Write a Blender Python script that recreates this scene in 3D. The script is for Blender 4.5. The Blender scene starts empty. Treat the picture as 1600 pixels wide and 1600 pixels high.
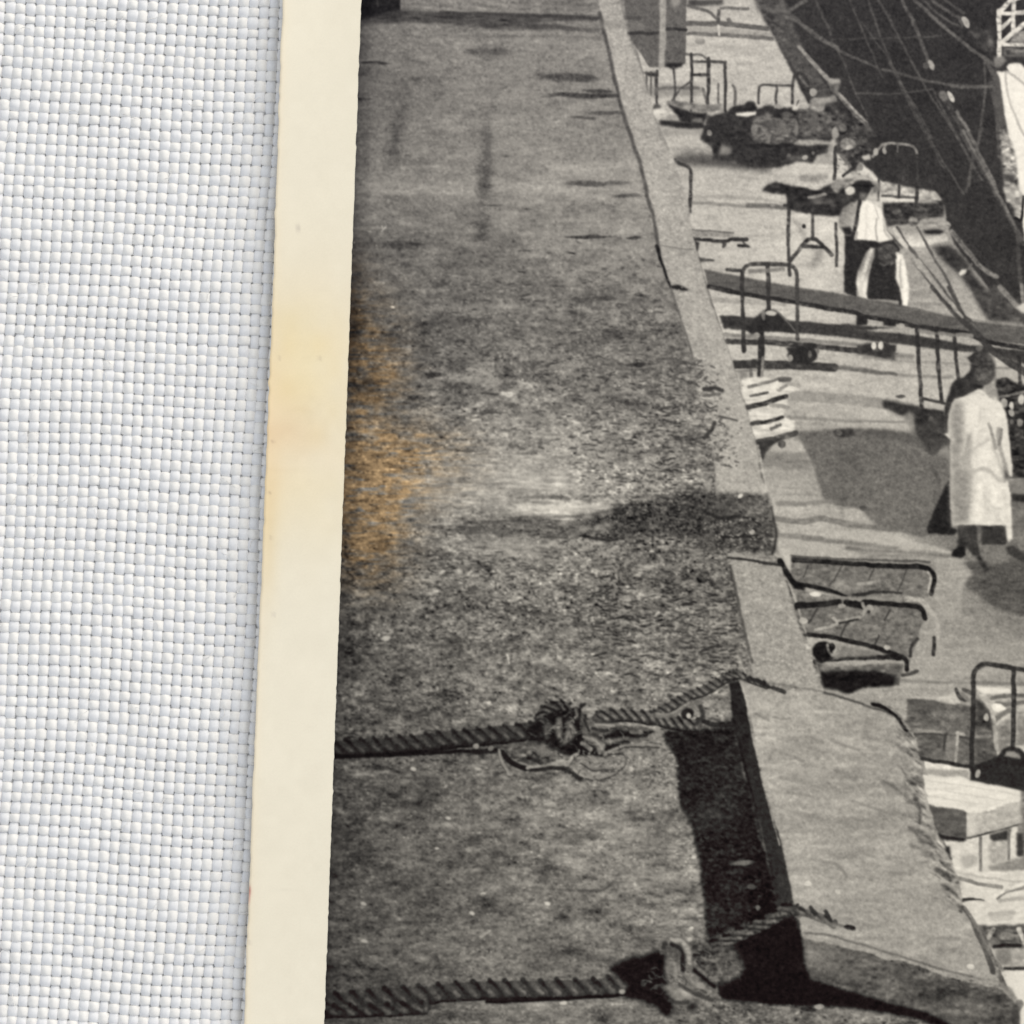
import bpy, math
import numpy as np
rng = np.random.default_rng(7)
S = 0.00005                      # metres per print unit (twenty units to the millimetre)
HC = 3600.0                      # camera height above the print, in print units

# ------------------------------------------------------------------ artwork of the print
X0, Y0, X1, Y1 = 480, -70, 1690, 1690
W, H = X1 - X0, Y1 - Y0
img = np.full((H, W), 0.45, np.float32)
ids = np.zeros((H, W), np.int16)
names = ['']
labels = ['']
cur = 0

def region(name, label=''):
    global cur
    names.append(name); labels.append(label); cur = len(names) - 1

def again(i):
    global cur
    cur = i

def blur(a, s):
    if s <= 0: return a
    r = max(1, int(math.ceil(2.6 * s)))
    k = np.exp(-0.5 * (np.arange(-r, r + 1) / s) ** 2); k /= k.sum()
    p = np.pad(a, ((r, r), (0, 0)), mode='edge')
    o = sum(k[i] * p[i:i + a.shape[0]] for i in range(2 * r + 1))
    p = np.pad(o, ((0, 0), (r, r)), mode='edge')
    return sum(k[i] * p[:, i:i + a.shape[1]] for i in range(2 * r + 1)).astype(np.float32)

def vnoise(sx, sy, seed, shape=None):
    h, w = shape or (H, W)
    g = np.random.default_rng(seed).standard_normal((int(h / sy) + 4, int(w / sx) + 4)).astype(np.float32)
    yy = np.arange(h) / sy; xx = np.arange(w) / sx
    yi = yy.astype(int); xi = xx.astype(int)
    fy = (yy - yi).astype(np.float32)[:, None]; fx = (xx - xi).astype(np.float32)[None]
    fy = fy * fy * (3 - 2 * fy); fx = fx * fx * (3 - 2 * fx)
    a = g[yi][:, xi]; b = g[yi][:, xi + 1]; c = g[yi + 1][:, xi]; d = g[yi + 1][:, xi + 1]
    return (a * (1 - fx) + b * fx) * (1 - fy) + (c * (1 - fx) + d * fx) * fy

NF = vnoise(2.2, 2.0, 1); NM = vnoise(7.2, 4.4, 2); NS = vnoise(17, 3.2, 3); NB = vnoise(60, 30, 4); NG = vnoise(3.5, 2.6, 5); NW = vnoise(40, 6, 6)
NOISE = {'f': NF, 'm': NM, 's': NS, 'b': NB, 'g': NG, 'w': NW}

class T:                          # close-up frame of the print, to note down points at high magnification
    def __init__(s, x, y, w): s.x, s.y, s.k = x, y, w / 1600.0
    def __call__(s, *p):
        if len(p) == 1: p = p[0]
        a = np.array(p, float).reshape(-1, 2)
        return a * s.k + (s.x, s.y)

def crop(a, pad):
    x0 = max(0, int(math.floor(a[:, 0].min() - X0 - pad))); x1 = min(W, int(math.ceil(a[:, 0].max() - X0 + pad)))
    y0 = max(0, int(math.floor(a[:, 1].min() - Y0 - pad))); y1 = min(H, int(math.ceil(a[:, 1].max() - Y0 + pad)))
    return x0, x1, y0, y1

def apply(x0, x1, y0, y1, m, g, tex, own):
    if x1 <= x0 or y1 <= y0: return
    v = np.full(m.shape, g, np.float32) if np.isscalar(g) else g
    if tex:
        for ch, amp in tex: v = v + amp * NOISE[ch][y0:y1, x0:x1]
    c = img[y0:y1, x0:x1]; c[:] = c * (1 - m) + v * m
    if own:
        q = ids[y0:y1, x0:x1]; q[m > 0.5] = cur

def poly(p, g, a=1.0, b=0.6, tex=None, own=True, rough=0.0, grad=None):
    p = np.asarray(p, float)
    if rough:
        q = []
        for i in range(len(p)):
            u, v = p[i], p[(i + 1) % len(p)]; n = max(1, int(np.hypot(*(v - u)) / 6))
            for j in range(n): q.append(u + (v - u) * j / n + (rng.standard_normal(2) * rough if j else 0))
        p = np.array(q)
    x0, x1, y0, y1 = crop(p, 3 + 3 * b)
    if x1 <= x0 or y1 <= y0: return
    acc = np.zeros((y1 - y0, x1 - x0), np.float32)
    for oy in (.25, .75):
        for ox in (.25, .75):
            X = np.arange(x0, x1) + X0 + ox; Yv = np.arange(y0, y1) + Y0 + oy
            ins = np.zeros(acc.shape, bool)
            for i in range(len(p)):
                ax, ay = p[i]; bx, by = p[(i + 1) % len(p)]
                if ay == by: continue
                rows = (Yv >= min(ay, by)) & (Yv < max(ay, by))
                if not rows.any(): continue
                xc = ax + (Yv[rows] - ay) * (bx - ax) / (by - ay)
                ins[rows] ^= X[None] < xc[:, None]
            acc += ins
    m = blur(acc / 4, b) * a
    if grad is not None:          # grad = (x, y, g), (x, y, g): linear ramp between two points
        (ax, ay, ga), (bx, by, gb) = grad
        X = (np.arange(x0, x1) + X0)[None]; Yv = (np.arange(y0, y1) + Y0)[:, None]
        t = np.clip(((X - ax) * (bx - ax) + (Yv - ay) * (by - ay)) / ((bx - ax) ** 2 + (by - ay) ** 2), 0, 1)
        g = (ga + (gb - ga) * t).astype(np.float32)
    apply(x0, x1, y0, y1, m, g, tex, own and a > .5)

def spline(p, n=6):
    p = np.asarray(p, float)
    if len(p) < 3: return p
    q = np.vstack([2 * p[0] - p[1], p, 2 * p[-1] - p[-2]]); o = []
    for i in range(1, len(q) - 2):
        for t in np.arange(n) / n:
            o.append(.5 * ((2 * q[i]) + (-q[i - 1] + q[i + 1]) * t + (2 * q[i - 1] - 5 * q[i] + 4 * q[i + 1] - q[i + 2]) * t * t + (-q[i - 1] + 3 * q[i] - 3 * q[i + 1] + q[i + 2]) * t ** 3))
    o.append(q[-2]); return np.array(o)

def line(p, w, g, a=1.0, b=0.7, own=True, smooth=True, tex=None, w2=None):
    p = np.asarray(p, float)
    if smooth: p = spline(p)
    w2 = w if w2 is None else w2
    b = max(b, 1.3)
    if w < 6: w, w2 = w * 1.18 + .2, w2 * 1.18 + .2
    x0, x1, y0, y1 = crop(p, max(w, w2) + 3 + 2 * b)
    if x1 <= x0 or y1 <= y0: return
    X = (np.arange(x0, x1) + X0 + .5)[None]; Yv = (np.arange(y0, y1) + Y0 + .5)[:, None]
    m = np.zeros((y1 - y0, x1 - x0), np.float32); n = len(p) - 1
    for i in range(n):
        ax, ay = p[i]; bx, by = p[i + 1]; L = (bx - ax) ** 2 + (by - ay) ** 2 + 1e-9
        pad = max(w, w2) / 2 + 2 + b
        c0 = max(0, int(min(ax, bx) - pad - X0 - x0)); c1 = min(x1 - x0, int(max(ax, bx) + pad - X0 - x0) + 2)
        r0 = max(0, int(min(ay, by) - pad - Y0 - y0)); r1 = min(y1 - y0, int(max(ay, by) + pad - Y0 - y0) + 2)
        if c1 <= c0 or r1 <= r0: continue
        xx = X[:, c0:c1]; yy = Yv[r0:r1]
        t = np.clip(((xx - ax) * (bx - ax) + (yy - ay) * (by - ay)) / L, 0, 1)
        d = np.sqrt((xx - ax - t * (bx - ax)) ** 2 + (yy - ay - t * (by - ay)) ** 2)
        ww = w + (w2 - w) * (i + t) / n
        v = np.clip((ww / 2 + b * .5 - d) / max(b, .3) + .0, 0, 1)
        m[r0:r1, c0:c1] = np.maximum(m[r0:r1, c0:c1], v)
    m = m * np.clip(.90 + .16 * NM[y0:y1, x0:x1] + .10 * NG[y0:y1, x0:x1], .35, 1)
    apply(x0, x1, y0, y1, m * a, g, tex or [('g', .018), ('m', .018)], own and a > .5)

def blob(x, y, rx, ry, g, a=1.0, ang=0.0, soft=.35, own=False, tex=None):
    if soft < .6 and max(rx, ry) > 4: tex = tex or [('m', .03), ('g', .02)]
    R = max(rx, ry) * (1 + soft) + 3
    x0, x1, y0, y1 = crop(np.array([[x - R, y - R], [x + R, y + R]]), 0)
    if x1 <= x0 or y1 <= y0: return
    X = (np.arange(x0, x1) + X0 + .5)[None] - x; Yv = (np.arange(y0, y1) + Y0 + .5)[:, None] - y
    c, s = math.cos(math.radians(ang)), math.sin(math.radians(ang))
    d = np.sqrt(((X * c + Yv * s) / rx) ** 2 + ((-X * s + Yv * c) / ry) ** 2)
    m = np.clip((1 + soft / 2 - d) / max(soft, .05), 0, 1); m = m * m * (3 - 2 * m) * a
    apply(x0, x1, y0, y1, m.astype(np.float32), g, tex, own)

def glow(x, y, sx, sy, d, ang=0.0):        # soft add
    R = 2.8 * max(sx, sy)
    x0, x1, y0, y1 = crop(np.array([[x - R, y - R], [x + R, y + R]]), 0)
    if x1 <= x0 or y1 <= y0: return
    X = (np.arange(x0, x1) + X0 + .5)[None] - x; Yv = (np.arange(y0, y1) + Y0 + .5)[:, None] - y
    c, s = math.cos(math.radians(ang)), math.sin(math.radians(ang))
    img[y0:y1, x0:x1] += d * np.exp(-.5 * (((X * c + Yv * s) / sx) ** 2 + ((-X * s + Yv * c) / sy) ** 2))

def rope(p, w, per, lo, hi, lean=.55, edge=.06, own=True, shadow=4.0, w2=None, phase=0.0):
    p = spline(p, 10); w2 = w if w2 is None else w2
    seg = np.hypot(*np.diff(p, axis=0).T); L = np.concatenate([[0], np.cumsum(seg)])
    def at(s, off, ww):
        s = min(max(s, 0), L[-1]); x = np.interp(s, L, p[:, 0]); y = np.interp(s, L, p[:, 1])
        a, b = max(s - 4, 0), min(s + 4, L[-1])
        t = np.array([np.interp(b, L, p[:, 0]) - np.interp(a, L, p[:, 0]), np.interp(b, L, p[:, 1]) - np.interp(a, L, p[:, 1])]); t /= np.hypot(*t) + 1e-9
        return np.array([x, y]) + np.array([-t[1], t[0]]) * off * ww
    mid = (lo + hi) / 2; fuzz = [(rng.uniform(0, L[-1]), rng.choice([-1, 1]), rng.uniform(2, 6), rng.uniform(-.8, .8)) for _ in range(int(L[-1] / 9))]
    if shadow: line(p + (0, w * .5), shadow, edge, own=own, smooth=False, b=1.8)
    line(p, w * .96, mid - .03, own=own, smooth=False, w2=w2 * .96, b=1.6, tex=[('g', .03), ('m', .03)])
    sg = 1 if lean >= 0 else -1; k = abs(lean)
    s = phase
    while s < L[-1] + per:
        ww = w + (w2 - w) * min(s, L[-1]) / L[-1]; r = per / 20.; j = rng.uniform(-.03, .03); q = rng.uniform(-.1, .1) * per
        h = k * per * 1.3
        # dark notch between two strands on the upper rim, thin crease across, notch on the lower rim
        line([at(s + q - h * .9 * sg, -.52, ww), at(s + q - h * .45 * sg, -.34, ww), at(s + q, -.08, ww)], per * .30, lo * .75 + j, a=.9, own=False, b=2.2, w2=per * .16)
        line([at(s + q - h * .1 * sg, -.12, ww), at(s + q + h * .5 * sg, .18, ww), at(s + q + h * .8 * sg, .42, ww)], per * .15, lo + .02 + j, a=.75, own=False, b=2.2, w2=per * .3)
        # lit swell of the strand
        line([at(s + q + per * .5 - h * .75 * sg, -.38, ww), at(s + q + per * .5, 0, ww), at(s + q + per * .5 + h * .5 * sg, .25, ww)], per * .28, hi + j, a=.55, own=False, b=3)
        line([at(s + q + per * .55 - h * .05 * sg, .04, ww), at(s + q + per * .6 + h * .45 * sg, .28, ww)], per * .14, hi + .09 + j, a=.6, own=False, b=2)
        s += per
    for q, sd, l, k2 in fuzz:
        c0 = at(q, .42 * sd, w); c1 = c0 + np.array([k2 * l, sd * l * .7]); line([c0, (c0 + c1) / 2 + rng.uniform(-1, 1, 2), c1], .8, hi * .9, a=.5, own=False, b=1.5)

def field(pts, sig):
    st = 8; hh, ww = H // st + 2, W // st + 2
    X = (np.arange(ww) * st + X0)[None]; Yv = (np.arange(hh) * st + Y0)[:, None]
    num = np.zeros((hh, ww)); den = np.zeros((hh, ww)) + 1e-12
    for x, y, g in pts:
        k = np.exp(-.5 * ((X - x) ** 2 / (sig * 1.4) ** 2 + (Yv - y) ** 2 / sig ** 2)) + 1e-7 / (1 + ((X - x) ** 2 + (Yv - y) ** 2) / 1e4)
        num += k * g; den += k
    f = num / den; yi = np.arange(H) / st; xi = np.arange(W) / st
    y0 = yi.astype(int); x0 = xi.astype(int); fy = (yi - y0)[:, None]; fx = (xi - x0)[None]
    return ((f[y0][:, x0] * (1 - fx) + f[y0][:, x0 + 1] * fx) * (1 - fy) + (f[y0 + 1][:, x0] * (1 - fx) + f[y0 + 1][:, x0 + 1] * fx) * fy).astype(np.float32)

A = T(1000, 0, 300); B = T(1300, 0, 300); C = T(1000, 200, 300); D = T(1300, 200, 300); E = T(1100, 400, 300)
F = T(1350, 450, 250); G = T(1350, 670, 250); Hh = T(1100, 650, 300); I = T(1180, 830, 300); J = T(1350, 1000, 250)
K = T(1350, 1200, 250); L_ = T(1350, 1350, 250); M = T(1100, 1020, 300); N = T(1100, 1300, 300); O = T(740, 1020, 420)
P = T(900, 1380, 400); Q = T(500, 0, 600); R = T(500, 550, 750); SS = T(500, 1100, 600); U = T(1160, 150, 200); V = T(1100, 0, 300)

# ---- gravel roof
roof = field([(600, 60, .46), (700, 60, .48), (800, 60, .50), (950, 60, .50), (560, 120, .40), (600, 200, .42), (700, 150, .46), (800, 200, .48), (950, 250, .53), (600, 300, .49),
 (750, 310, .52), (900, 310, .54), (1000, 330, .55), (600, 400, .38), (750, 400, .42), (950, 420, .45), (990, 350, .54), (600, 500, .36), (750, 500, .42), (1000, 520, .44), (570, 600, .35), (700, 600, .36),
 (850, 600, .40), (1050, 600, .43), (600, 660, .40), (590, 720, .50), (640, 720, .50), (700, 690, .46), (800, 735, .68), (880, 752, .68), (720, 790, .60), (840, 730, .66), (930, 770, .60), (760, 740, .60), (700, 850, .47), (820, 862, .52), (620, 800, .46),
 (1000, 700, .44), (1100, 700, .47), (960, 725, .47), (1150, 860, .40), (560, 880, .37), (650, 900, .40), (800, 900, .40), (1000, 900, .40), (600, 1000, .37), (560, 950, .35), (800, 1000, .42), (1000, 1000, .42),
 (1100, 1020, .45), (600, 1100, .42), (700, 1100, .45), (850, 1080, .46), (1000, 1080, .50), (600, 1200, .38), (700, 1250, .42), (900, 1260, .49), (1020, 1300, .51), (600, 1350, .38), (800, 1350, .44), (1000, 1350, .49),
 (600, 1450, .41), (900, 1430, .46), (800, 1560, .46), (1000, 1590, .42), (600, 1590, .38), (1200, 1590, .40)], 58)
roof = blur(roof, 12)
YY = (np.arange(H) + Y0)[:, None]; XX = (np.arange(W) + X0)[None]
coarse = np.clip((YY - 330) / 500., .05, 1) * (1 - .45 * np.clip((YY - 1130) / 150., 0, 1) * np.clip((1180 - XX) / 200., 0, 1))                               # grain of the gravel grows towards the viewer
rough = coarse * (.55 + .45 * np.exp(-.5 * (((YY - 720) / 260.) ** 2 + ((XX - 980) / 260.) ** 2)))
NL = vnoise(9, 6, 11); NL2 = vnoise(26, 7, 12); NQ = vnoise(5.5, 3.0, 13); NW2 = vnoise(30, 9, 14)
clump = np.clip(NB * .8 + NL2 * .6, -1.4, 1.4)
def spiky(n): return np.sign(n) * np.abs(n) ** 1.35 * 1.5
far = np.clip((420 - YY) / 200., 0, 1)
img[:] = roof + NS * (.014 + .014 * coarse) + NB * .016 + NW * (.018 - .008 * far) + spiky(NM) * (.012 + .032 * rough) * (1 - .4 * far) + spiky(NG) * (.018 + .040 * rough * (1 + .35 * clump)) + NF * (.009 + .011 * rough) + NL * .030 * coarse + NL2 * (.024 - .012 * far) + spiky(NQ) * .038 * rough * (1 + .4 * clump) + NW2 * (.016 - .008 * far)
img += (spiky(vnoise(46, 20, 51)) * .022 + spiky(vnoise(20, 9, 52)) * .024) * np.clip((YY - 380) / 200., .25, 1)
# dark hollows and light stones
for n_, (cx, cy, sx, sy), g, a, big in ((420, (1000, 640, 130, 130), .22, .55, 3.2), (750, (930, 700, 190, 160), .62, .55, 2.0), (420, (1000, 900, 130, 90), .22, .5, 3.2), (300, (1060, 870, 80, 60), .62, .55, 2.0),
                                   (420, (800, 1300, 210, 150), .28, .35, 3.6), (300, (800, 1300, 210, 170), .62, .4, 2.2), (160, (1000, 1180, 90, 30), .66, .45, 2.4), (380, (700, 700, 130, 160), .26, .4, 3.4), (320, (800, 1000, 200, 80), .28, .35, 3.2), (260, (960, 480, 90, 60), .24, .45, 3.2),
                                   (120, (1090, 640, 60, 90), .70, .55, 2.2), (340, (1080, 990, 60, 60), .24, .6, 3.2), (90, (1080, 1000, 60, 60), .68, .5, 2.4)):
    for _ in range(n_):
        x = rng.normal(cx, sx); y = rng.normal(cy, sy)
        if x < 545: continue
        r = rng.uniform(.5, 1) * big
        blob(x, y, r * rng.uniform(.9, 1.8), r * rng.uniform(.5, .95), g + rng.normal(0, .05), a * rng.uniform(.4, 1), rng.uniform(-20, 20), .9)
for _ in range(120):
    x = rng.uniform(545, 1150); y = rng.uniform(380, 1590)
    blob(x, y, rng.uniform(1, 1.9), rng.uniform(.9, 1.5), .8, rng.uniform(.3, .8), 0, .8)
for x, y, r in ((603, 998, 6), (764, 1098, 3), (755, 1397, 4), (570, 1470, 4), (600, 1256, 3), (646, 1201, 4), (855, 1412, 4), (880, 1567, 5), (614, 480, 2.5), (785, 615, 4), (795, 617, 6), (700, 1278, 4), (682, 1326, 3), (568, 1412, 4), (737, 1427, 4), (1080, 1450, 3), (1085, 1340, 3)):
    blob(x, y, r * 1.2, r * .7, .84, .85, rng.uniform(-20, 20), .7)
line([(793, 1024), (796, 1036)], 2.2, .85, a=.9, own=False); line([(596, 362), (604, 354)], 1.4, .72, own=False); line([(598, 360), (597, 354)], 1.2, .66, own=False)
line([(752, 1463), (765, 1455)], 4, .68, own=False, b=2)
# top of the roof: dark step and far wall
region('doorway', 'dark doorway at the top left of the picture')
poly([(540, -80), (627, -80), (627, 28), (540, 33)], .13, tex=[('g', .012)])
poly([(588, -80), (591, -80), (591, 12), (588, 12)], .22, own=False)
poly(Q([(335, -200), (1160, -200), (1170, 75), (335, 50)]), .46, tex=[('s', .035), ('g', .03)], own=False, b=1)
poly(Q([(170, 75), (340, 40), (700, 55), (1160, 65), (1160, 84), (900, 92), (1150, 130), (700, 118), (500, 95), (170, 100)]), .25, a=.85, tex=[('s', .05)], b=2, own=False)
line(Q([(500, 52), (800, 62), (1160, 75)]), 4, .22, a=.8, own=False, b=2); line(Q([(430, 80), (800, 104), (1160, 128)]), 5, .3, a=.6, own=False, b=2.5)
for pts, w, g in (([(700, 140), (900, 135)], 4, .56), ([(560, 150), (1160, 155)], 3, .38), ([(930, 15), (1130, 20)], 4, .34), ([(1000, 45), (1140, 35)], 3, .38)):
    line(Q(pts), w, g, a=.5, own=False, b=3)
for (x, y, rx, ry, g, a) in ((1030, 325, 120, 23, .33, .75), (1100, 398, 150, 11, .29, .8), (1150, 380, 60, 12, .29, .7), (1190, 470, 75, 11, .33, .7), (1090, 490, 55, 9, .33, .6), (1150, 765, 125, 12, .33, .75), (1290, 815, 80, 8, .35, .6),
                             (1120, 988, 100, 8, .28, .8), (1310, 992, 30, 9, .22, .8), (225, 263, 60, 8, .24, .8), (390, 325, 35, 9, .32, .5), (180, 415, 40, 8, .26, .6), (870, 872, 18, 6, .3, .6), (720, 858, 40, 5, .3, .5), (395, 1018, 45, 6, .22, .8), (300, 1020, 150, 20, .31, .3),
                             (1050, 1055, 14, 6, .2, .8), (850, 1045, 25, 6, .28, .5), (840, 1133, 18, 5, .24, .7), (1190, 1245, 110, 12, .32, .5), (1330, 1230, 20, 9, .2, .7), (480, 1560, 45, 12, .22, .6), (590, 1335, 130, 22, .34, .4), (1330, 1520, 60, 10, .2, .7), (370, 648, 22, 6, .33, .5), (780, 650, 14, 6, .3, .6),
                             (1010, 1195, 60, 6, .32, .4), (700, 215, 110, 22, .37, .35), (460, 826, 20, 6, .36, .3)):
    x, y = Q(x, y)[0]; rx, ry = rx * .39, ry * .5; g = g - .05
    for _ in range(max(2, int(rx / 6))): 
        u = rng.uniform(-.75, .75); blob(x + u * rx, y + rng.uniform(-.3, .3) * ry, rx * rng.uniform(.25, .5), ry * rng.uniform(.35, .8) * (1 - .4 * abs(u)), g, a * .8, rng.uniform(-4, 4), .8, tex=[('g', .03)])
    blob(x, y, rx, ry * .55, g, a * .75, rng.uniform(-2, 3), .8, tex=[('g', .04), ('m', .02)])
glow(759, 245, 7, 30, -.15); glow(757, 290, 9, 16, -.18); glow(752, 360, 10, 12, -.16); glow(752, 330, 6, 30, -.05); glow(620, 205, 8, 30, -.10); glow(610, 240, 9, 20, -.08); glow(763, 200, 4, 20, -.05)
glow(630, 120, 5, 60, -.03); glow(780, 70, 10, 20, -.06)
glow(620, 298, 90, 8, .07); glow(900, 290, 100, 10, .05); glow(930, 262, 60, 6, .08); glow(760, 480, 90, 3, .06)
# dark shadow patches mid roof
poly(R([(880, 610), (860, 540), (960, 520), (1100, 490), (1260, 465), (1360, 475), (1400, 620), (1240, 620), (1100, 610), (960, 632)]), .20, a=.85, b=4, tex=[('m', .05), ('g', .07), ('f', .05)], own=False, rough=2)
poly(R([(440, 580), (560, 545), (760, 548), (880, 560), (870, 620), (620, 625), (480, 600)]), .31, a=.8, b=4, tex=[('s', .05), ('g', .05)], own=False, rough=2)
for p, w, g, a in ((([(660, 495), (740, 480), (830, 492)]), 10, .40, .7), ([(880, 615), (960, 630)], 6, .10, .8), ([(870, 590), (960, 575)], 6, .5, .6), ([(460, 640), (640, 640), (760, 665)], 12, .55, .5), ([(640, 540), (800, 520), (960, 515)], 14, .62, .6), ([(560, 420), (700, 405), (830, 430)], 18, .62, .45),
                   ([(560, 460), (820, 450)], 12, .58, .4), ([(660, 340), (720, 335)], 10, .26, .7), ([(540, 138), (600, 142)], 5, .16, .8), ([(600, 143), (650, 140)], 6, .72, .6), ([(360, 85), (400, 75)], 7, .16, .8), ([(1000, 880), (1150, 885)], 4, .24, .7), ([(760, 960), (830, 920), (1000, 925)], 6, .28, .4), ([(790, 975), (1000, 985)], 5, .5, .3),
                   ([(1260, 280), (1310, 230)], 5, .2, .7), ([(1230, 290), (1310, 285)], 4, .15, .7), ([(350, 720), (500, 715), (740, 722)], 12, .33, .5), ([(1280, 990), (1310, 985)], 10, .12, .7), ([(170, 965), (210, 962)], 4, .2, .6), ([(440, 970), (490, 968)], 4, .22, .6), ([(1000, 835), (1100, 832)], 4, .28, .5)):
    line(R(p), w * .47, g, a=a, own=False, b=3, tex=[('g', .05)])
for pts, g, a_, b_ in (([(430, 360), (560, 335), (700, 335), (850, 395), (870, 460), (720, 500), (640, 545), (450, 540), (330, 460)], .585, .5, 9), ([(560, 400), (700, 385), (840, 410), (830, 455), (640, 470)], .72, .7, 5), ([(650, 500), (780, 492), (960, 505), (970, 535), (840, 555), (680, 550)], .74, .75, 4), ([(430, 632), (620, 628), (770, 655), (760, 684), (600, 668), (470, 655)], .62, .6, 5),
                    ([(250, 440), (420, 420), (440, 520), (260, 560)], .56, .4, 8), ([(870, 575), (960, 565), (975, 590), (880, 600)], .52, .7, 3)):
    poly(R(pts), g, a=a_, b=b_, own=False, rough=4, tex=[('s', .06), ('w', .04), ('m', .03)])
for p, w_, g, a_ in (([(660, 492), (740, 482), (830, 492)], 11, .36, .75), ([(560, 545), (700, 552), (860, 548)], 6, .33, .6), ([(870, 612), (960, 628), (1010, 622)], 7, .07, .85), ([(860, 545), (960, 530), (1100, 500)], 6, .16, .6), ([(1000, 560), (1130, 545), (1300, 560)], 6, .13, .5), ([(1180, 520), (1300, 500)], 8, .13, .5)):
    line(R(p), w_ * .47, g, a=a_, own=False, b=4, tex=[('g', .05), ('m', .04)])
for _ in range(230):                                                          # wind-blown streaks beside the stain
    x = 545 + 300 * rng.uniform(0, 1) ** 1.3; y = rng.uniform(640, 885); l = rng.uniform(14, 70); k = .10 * (y - 760) / 120. * (1 if x < 700 else -.4) * -1
    d_ = rng.choice([-.16, .13]); w_ = rng.uniform(1, 3.2)
    line([(x, y), (x + l * .33, y + k * l * .33 + rng.uniform(-2.2, 2.2)), (x + l * .66, y + k * l * .66 + rng.uniform(-2.2, 2.2)), (x + l, y + k * l)], w_, float(np.clip(img[int(y - Y0), int(x + l / 2 - X0)] + d_, .2, .8)), a=.5, own=False, b=2.6, w2=w_ * .5)
for n_, (x0_, x1_, y0_, y1_), g, big in ((170, (930, 1150, 900, 1060), .13, 3.8), (90, (900, 1110, 640, 780), .2, 3.2), (40, (1030, 1060, 600, 760), .15, 3.4), (60, (840, 1130, 560, 700), .18, 3.2), (70, (700, 1050, 440, 560), .24, 3), (50, (780, 1060, 1150, 1200), .2, 3.2), (40, (640, 900, 860, 910), .2, 3)):
    for _ in range(n_):                                                       # small hollows with a lit lip
        x, y = rng.uniform(x0_, x1_), rng.uniform(y0_, y1_); r = rng.uniform(.5, 1) * big
        blob(x, y, r * rng.uniform(1.3, 3), r * rng.uniform(.5, .8), g, .6, rng.uniform(-15, 15), .9); blob(x + rng.uniform(-2, 2), y + r * .9, r * rng.uniform(.8, 1.6), r * .4, .62, .5, rng.uniform(-15, 15), .9)
line([(x, 872 + .0 * x) for x in (0, 1)], 1, .4, a=0)
for (x, y, rx, ry, a) in ((857, 1357, 14, 7, .7), (850, 1373, 8, 8, .6), (925, 1308, 14, 4, .6), (880, 1358, 20, 5, .5), (905, 1392, 38, 2.4, .5), (755, 1400, 10, 3, .5), (596, 1255, 14, 5, .5), (545, 1357, 8, 3, .6), (590, 1413, 14, 9, .3), (780, 1345, 16, 8, .3), (860, 1318, 40, 3, .3), (940, 1503, 40, 9, .25), (578, 1527, 5, 4, .7), (1015, 1455, 50, 10, .25)):
    blob(x, y, rx, ry, .26, a, rng.uniform(-4, 8), .7, tex=[('g', .04)])
line([(905, 1392), (940, 1390), (957, 1380)], 3, .22, a=.6, own=False, b=2)
glow(1130, 1170, 1, 1, 0); glow(528 + 16, 1100, 10, 500, -.05); glow(570, 150, 8, 200, -.05); glow(552, 500, 8, 200, -.07)

# ---- quay paving beyond the parapet
region('quay', 'sunlit quay paving below the roof')
quay_id = cur
qf = field([(1150, 110, .72), (1150, 40, .70), (1250, 90, .70), (1100, 270, .70), (1130, 330, .70), (1180, 350, .74), (1300, 365, .80), (1100, 300, .68), (1170, 420, .70), (1450, 400, .60), (1430, 450, .57), (1480, 520, .66), (1200, 490, .76), (1260, 540, .72), (1200, 580, .70),
 (1350, 590, .69), (1450, 620, .70), (1300, 620, .66), (1330, 650, .70), (1250, 700, .58), (1240, 730, .60), (1220, 790, .66), (1300, 830, .66), (1250, 850, .66), (1500, 960, .60), (1450, 1050, .62), (1560, 950, .42), (1580, 900, .42), (1560, 1030, .60), (1400, 1080, .62), (1560, 1300, .86), (1500, 1250, .86), (1560, 1450, .82), (1500, 1400, .84)], 42)
qt = qf + NF * .022 + NG * .018 + NS * .016 + NW * .016
def quay_poly(p):
    x0, x1, y0, y1 = crop(np.asarray(p, float), 4); poly(p, qt[y0:y1, x0:x1] if False else .7, own=True)
    m = ids[y0:y1, x0:x1] == cur; img[y0:y1, x0:x1][m] = qt[y0:y1, x0:x1][m]
quay_poly([(955, -80), (975, 0), (1020, 170), (1060, 270), (1100, 430), (1140, 550), (1185, 700), (1215, 860), (1225, 890), (1290, 1080), (1430, 1130), (1470, 1300), (1600, 1600), (1700, 1700), (1700, -80)])
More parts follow.
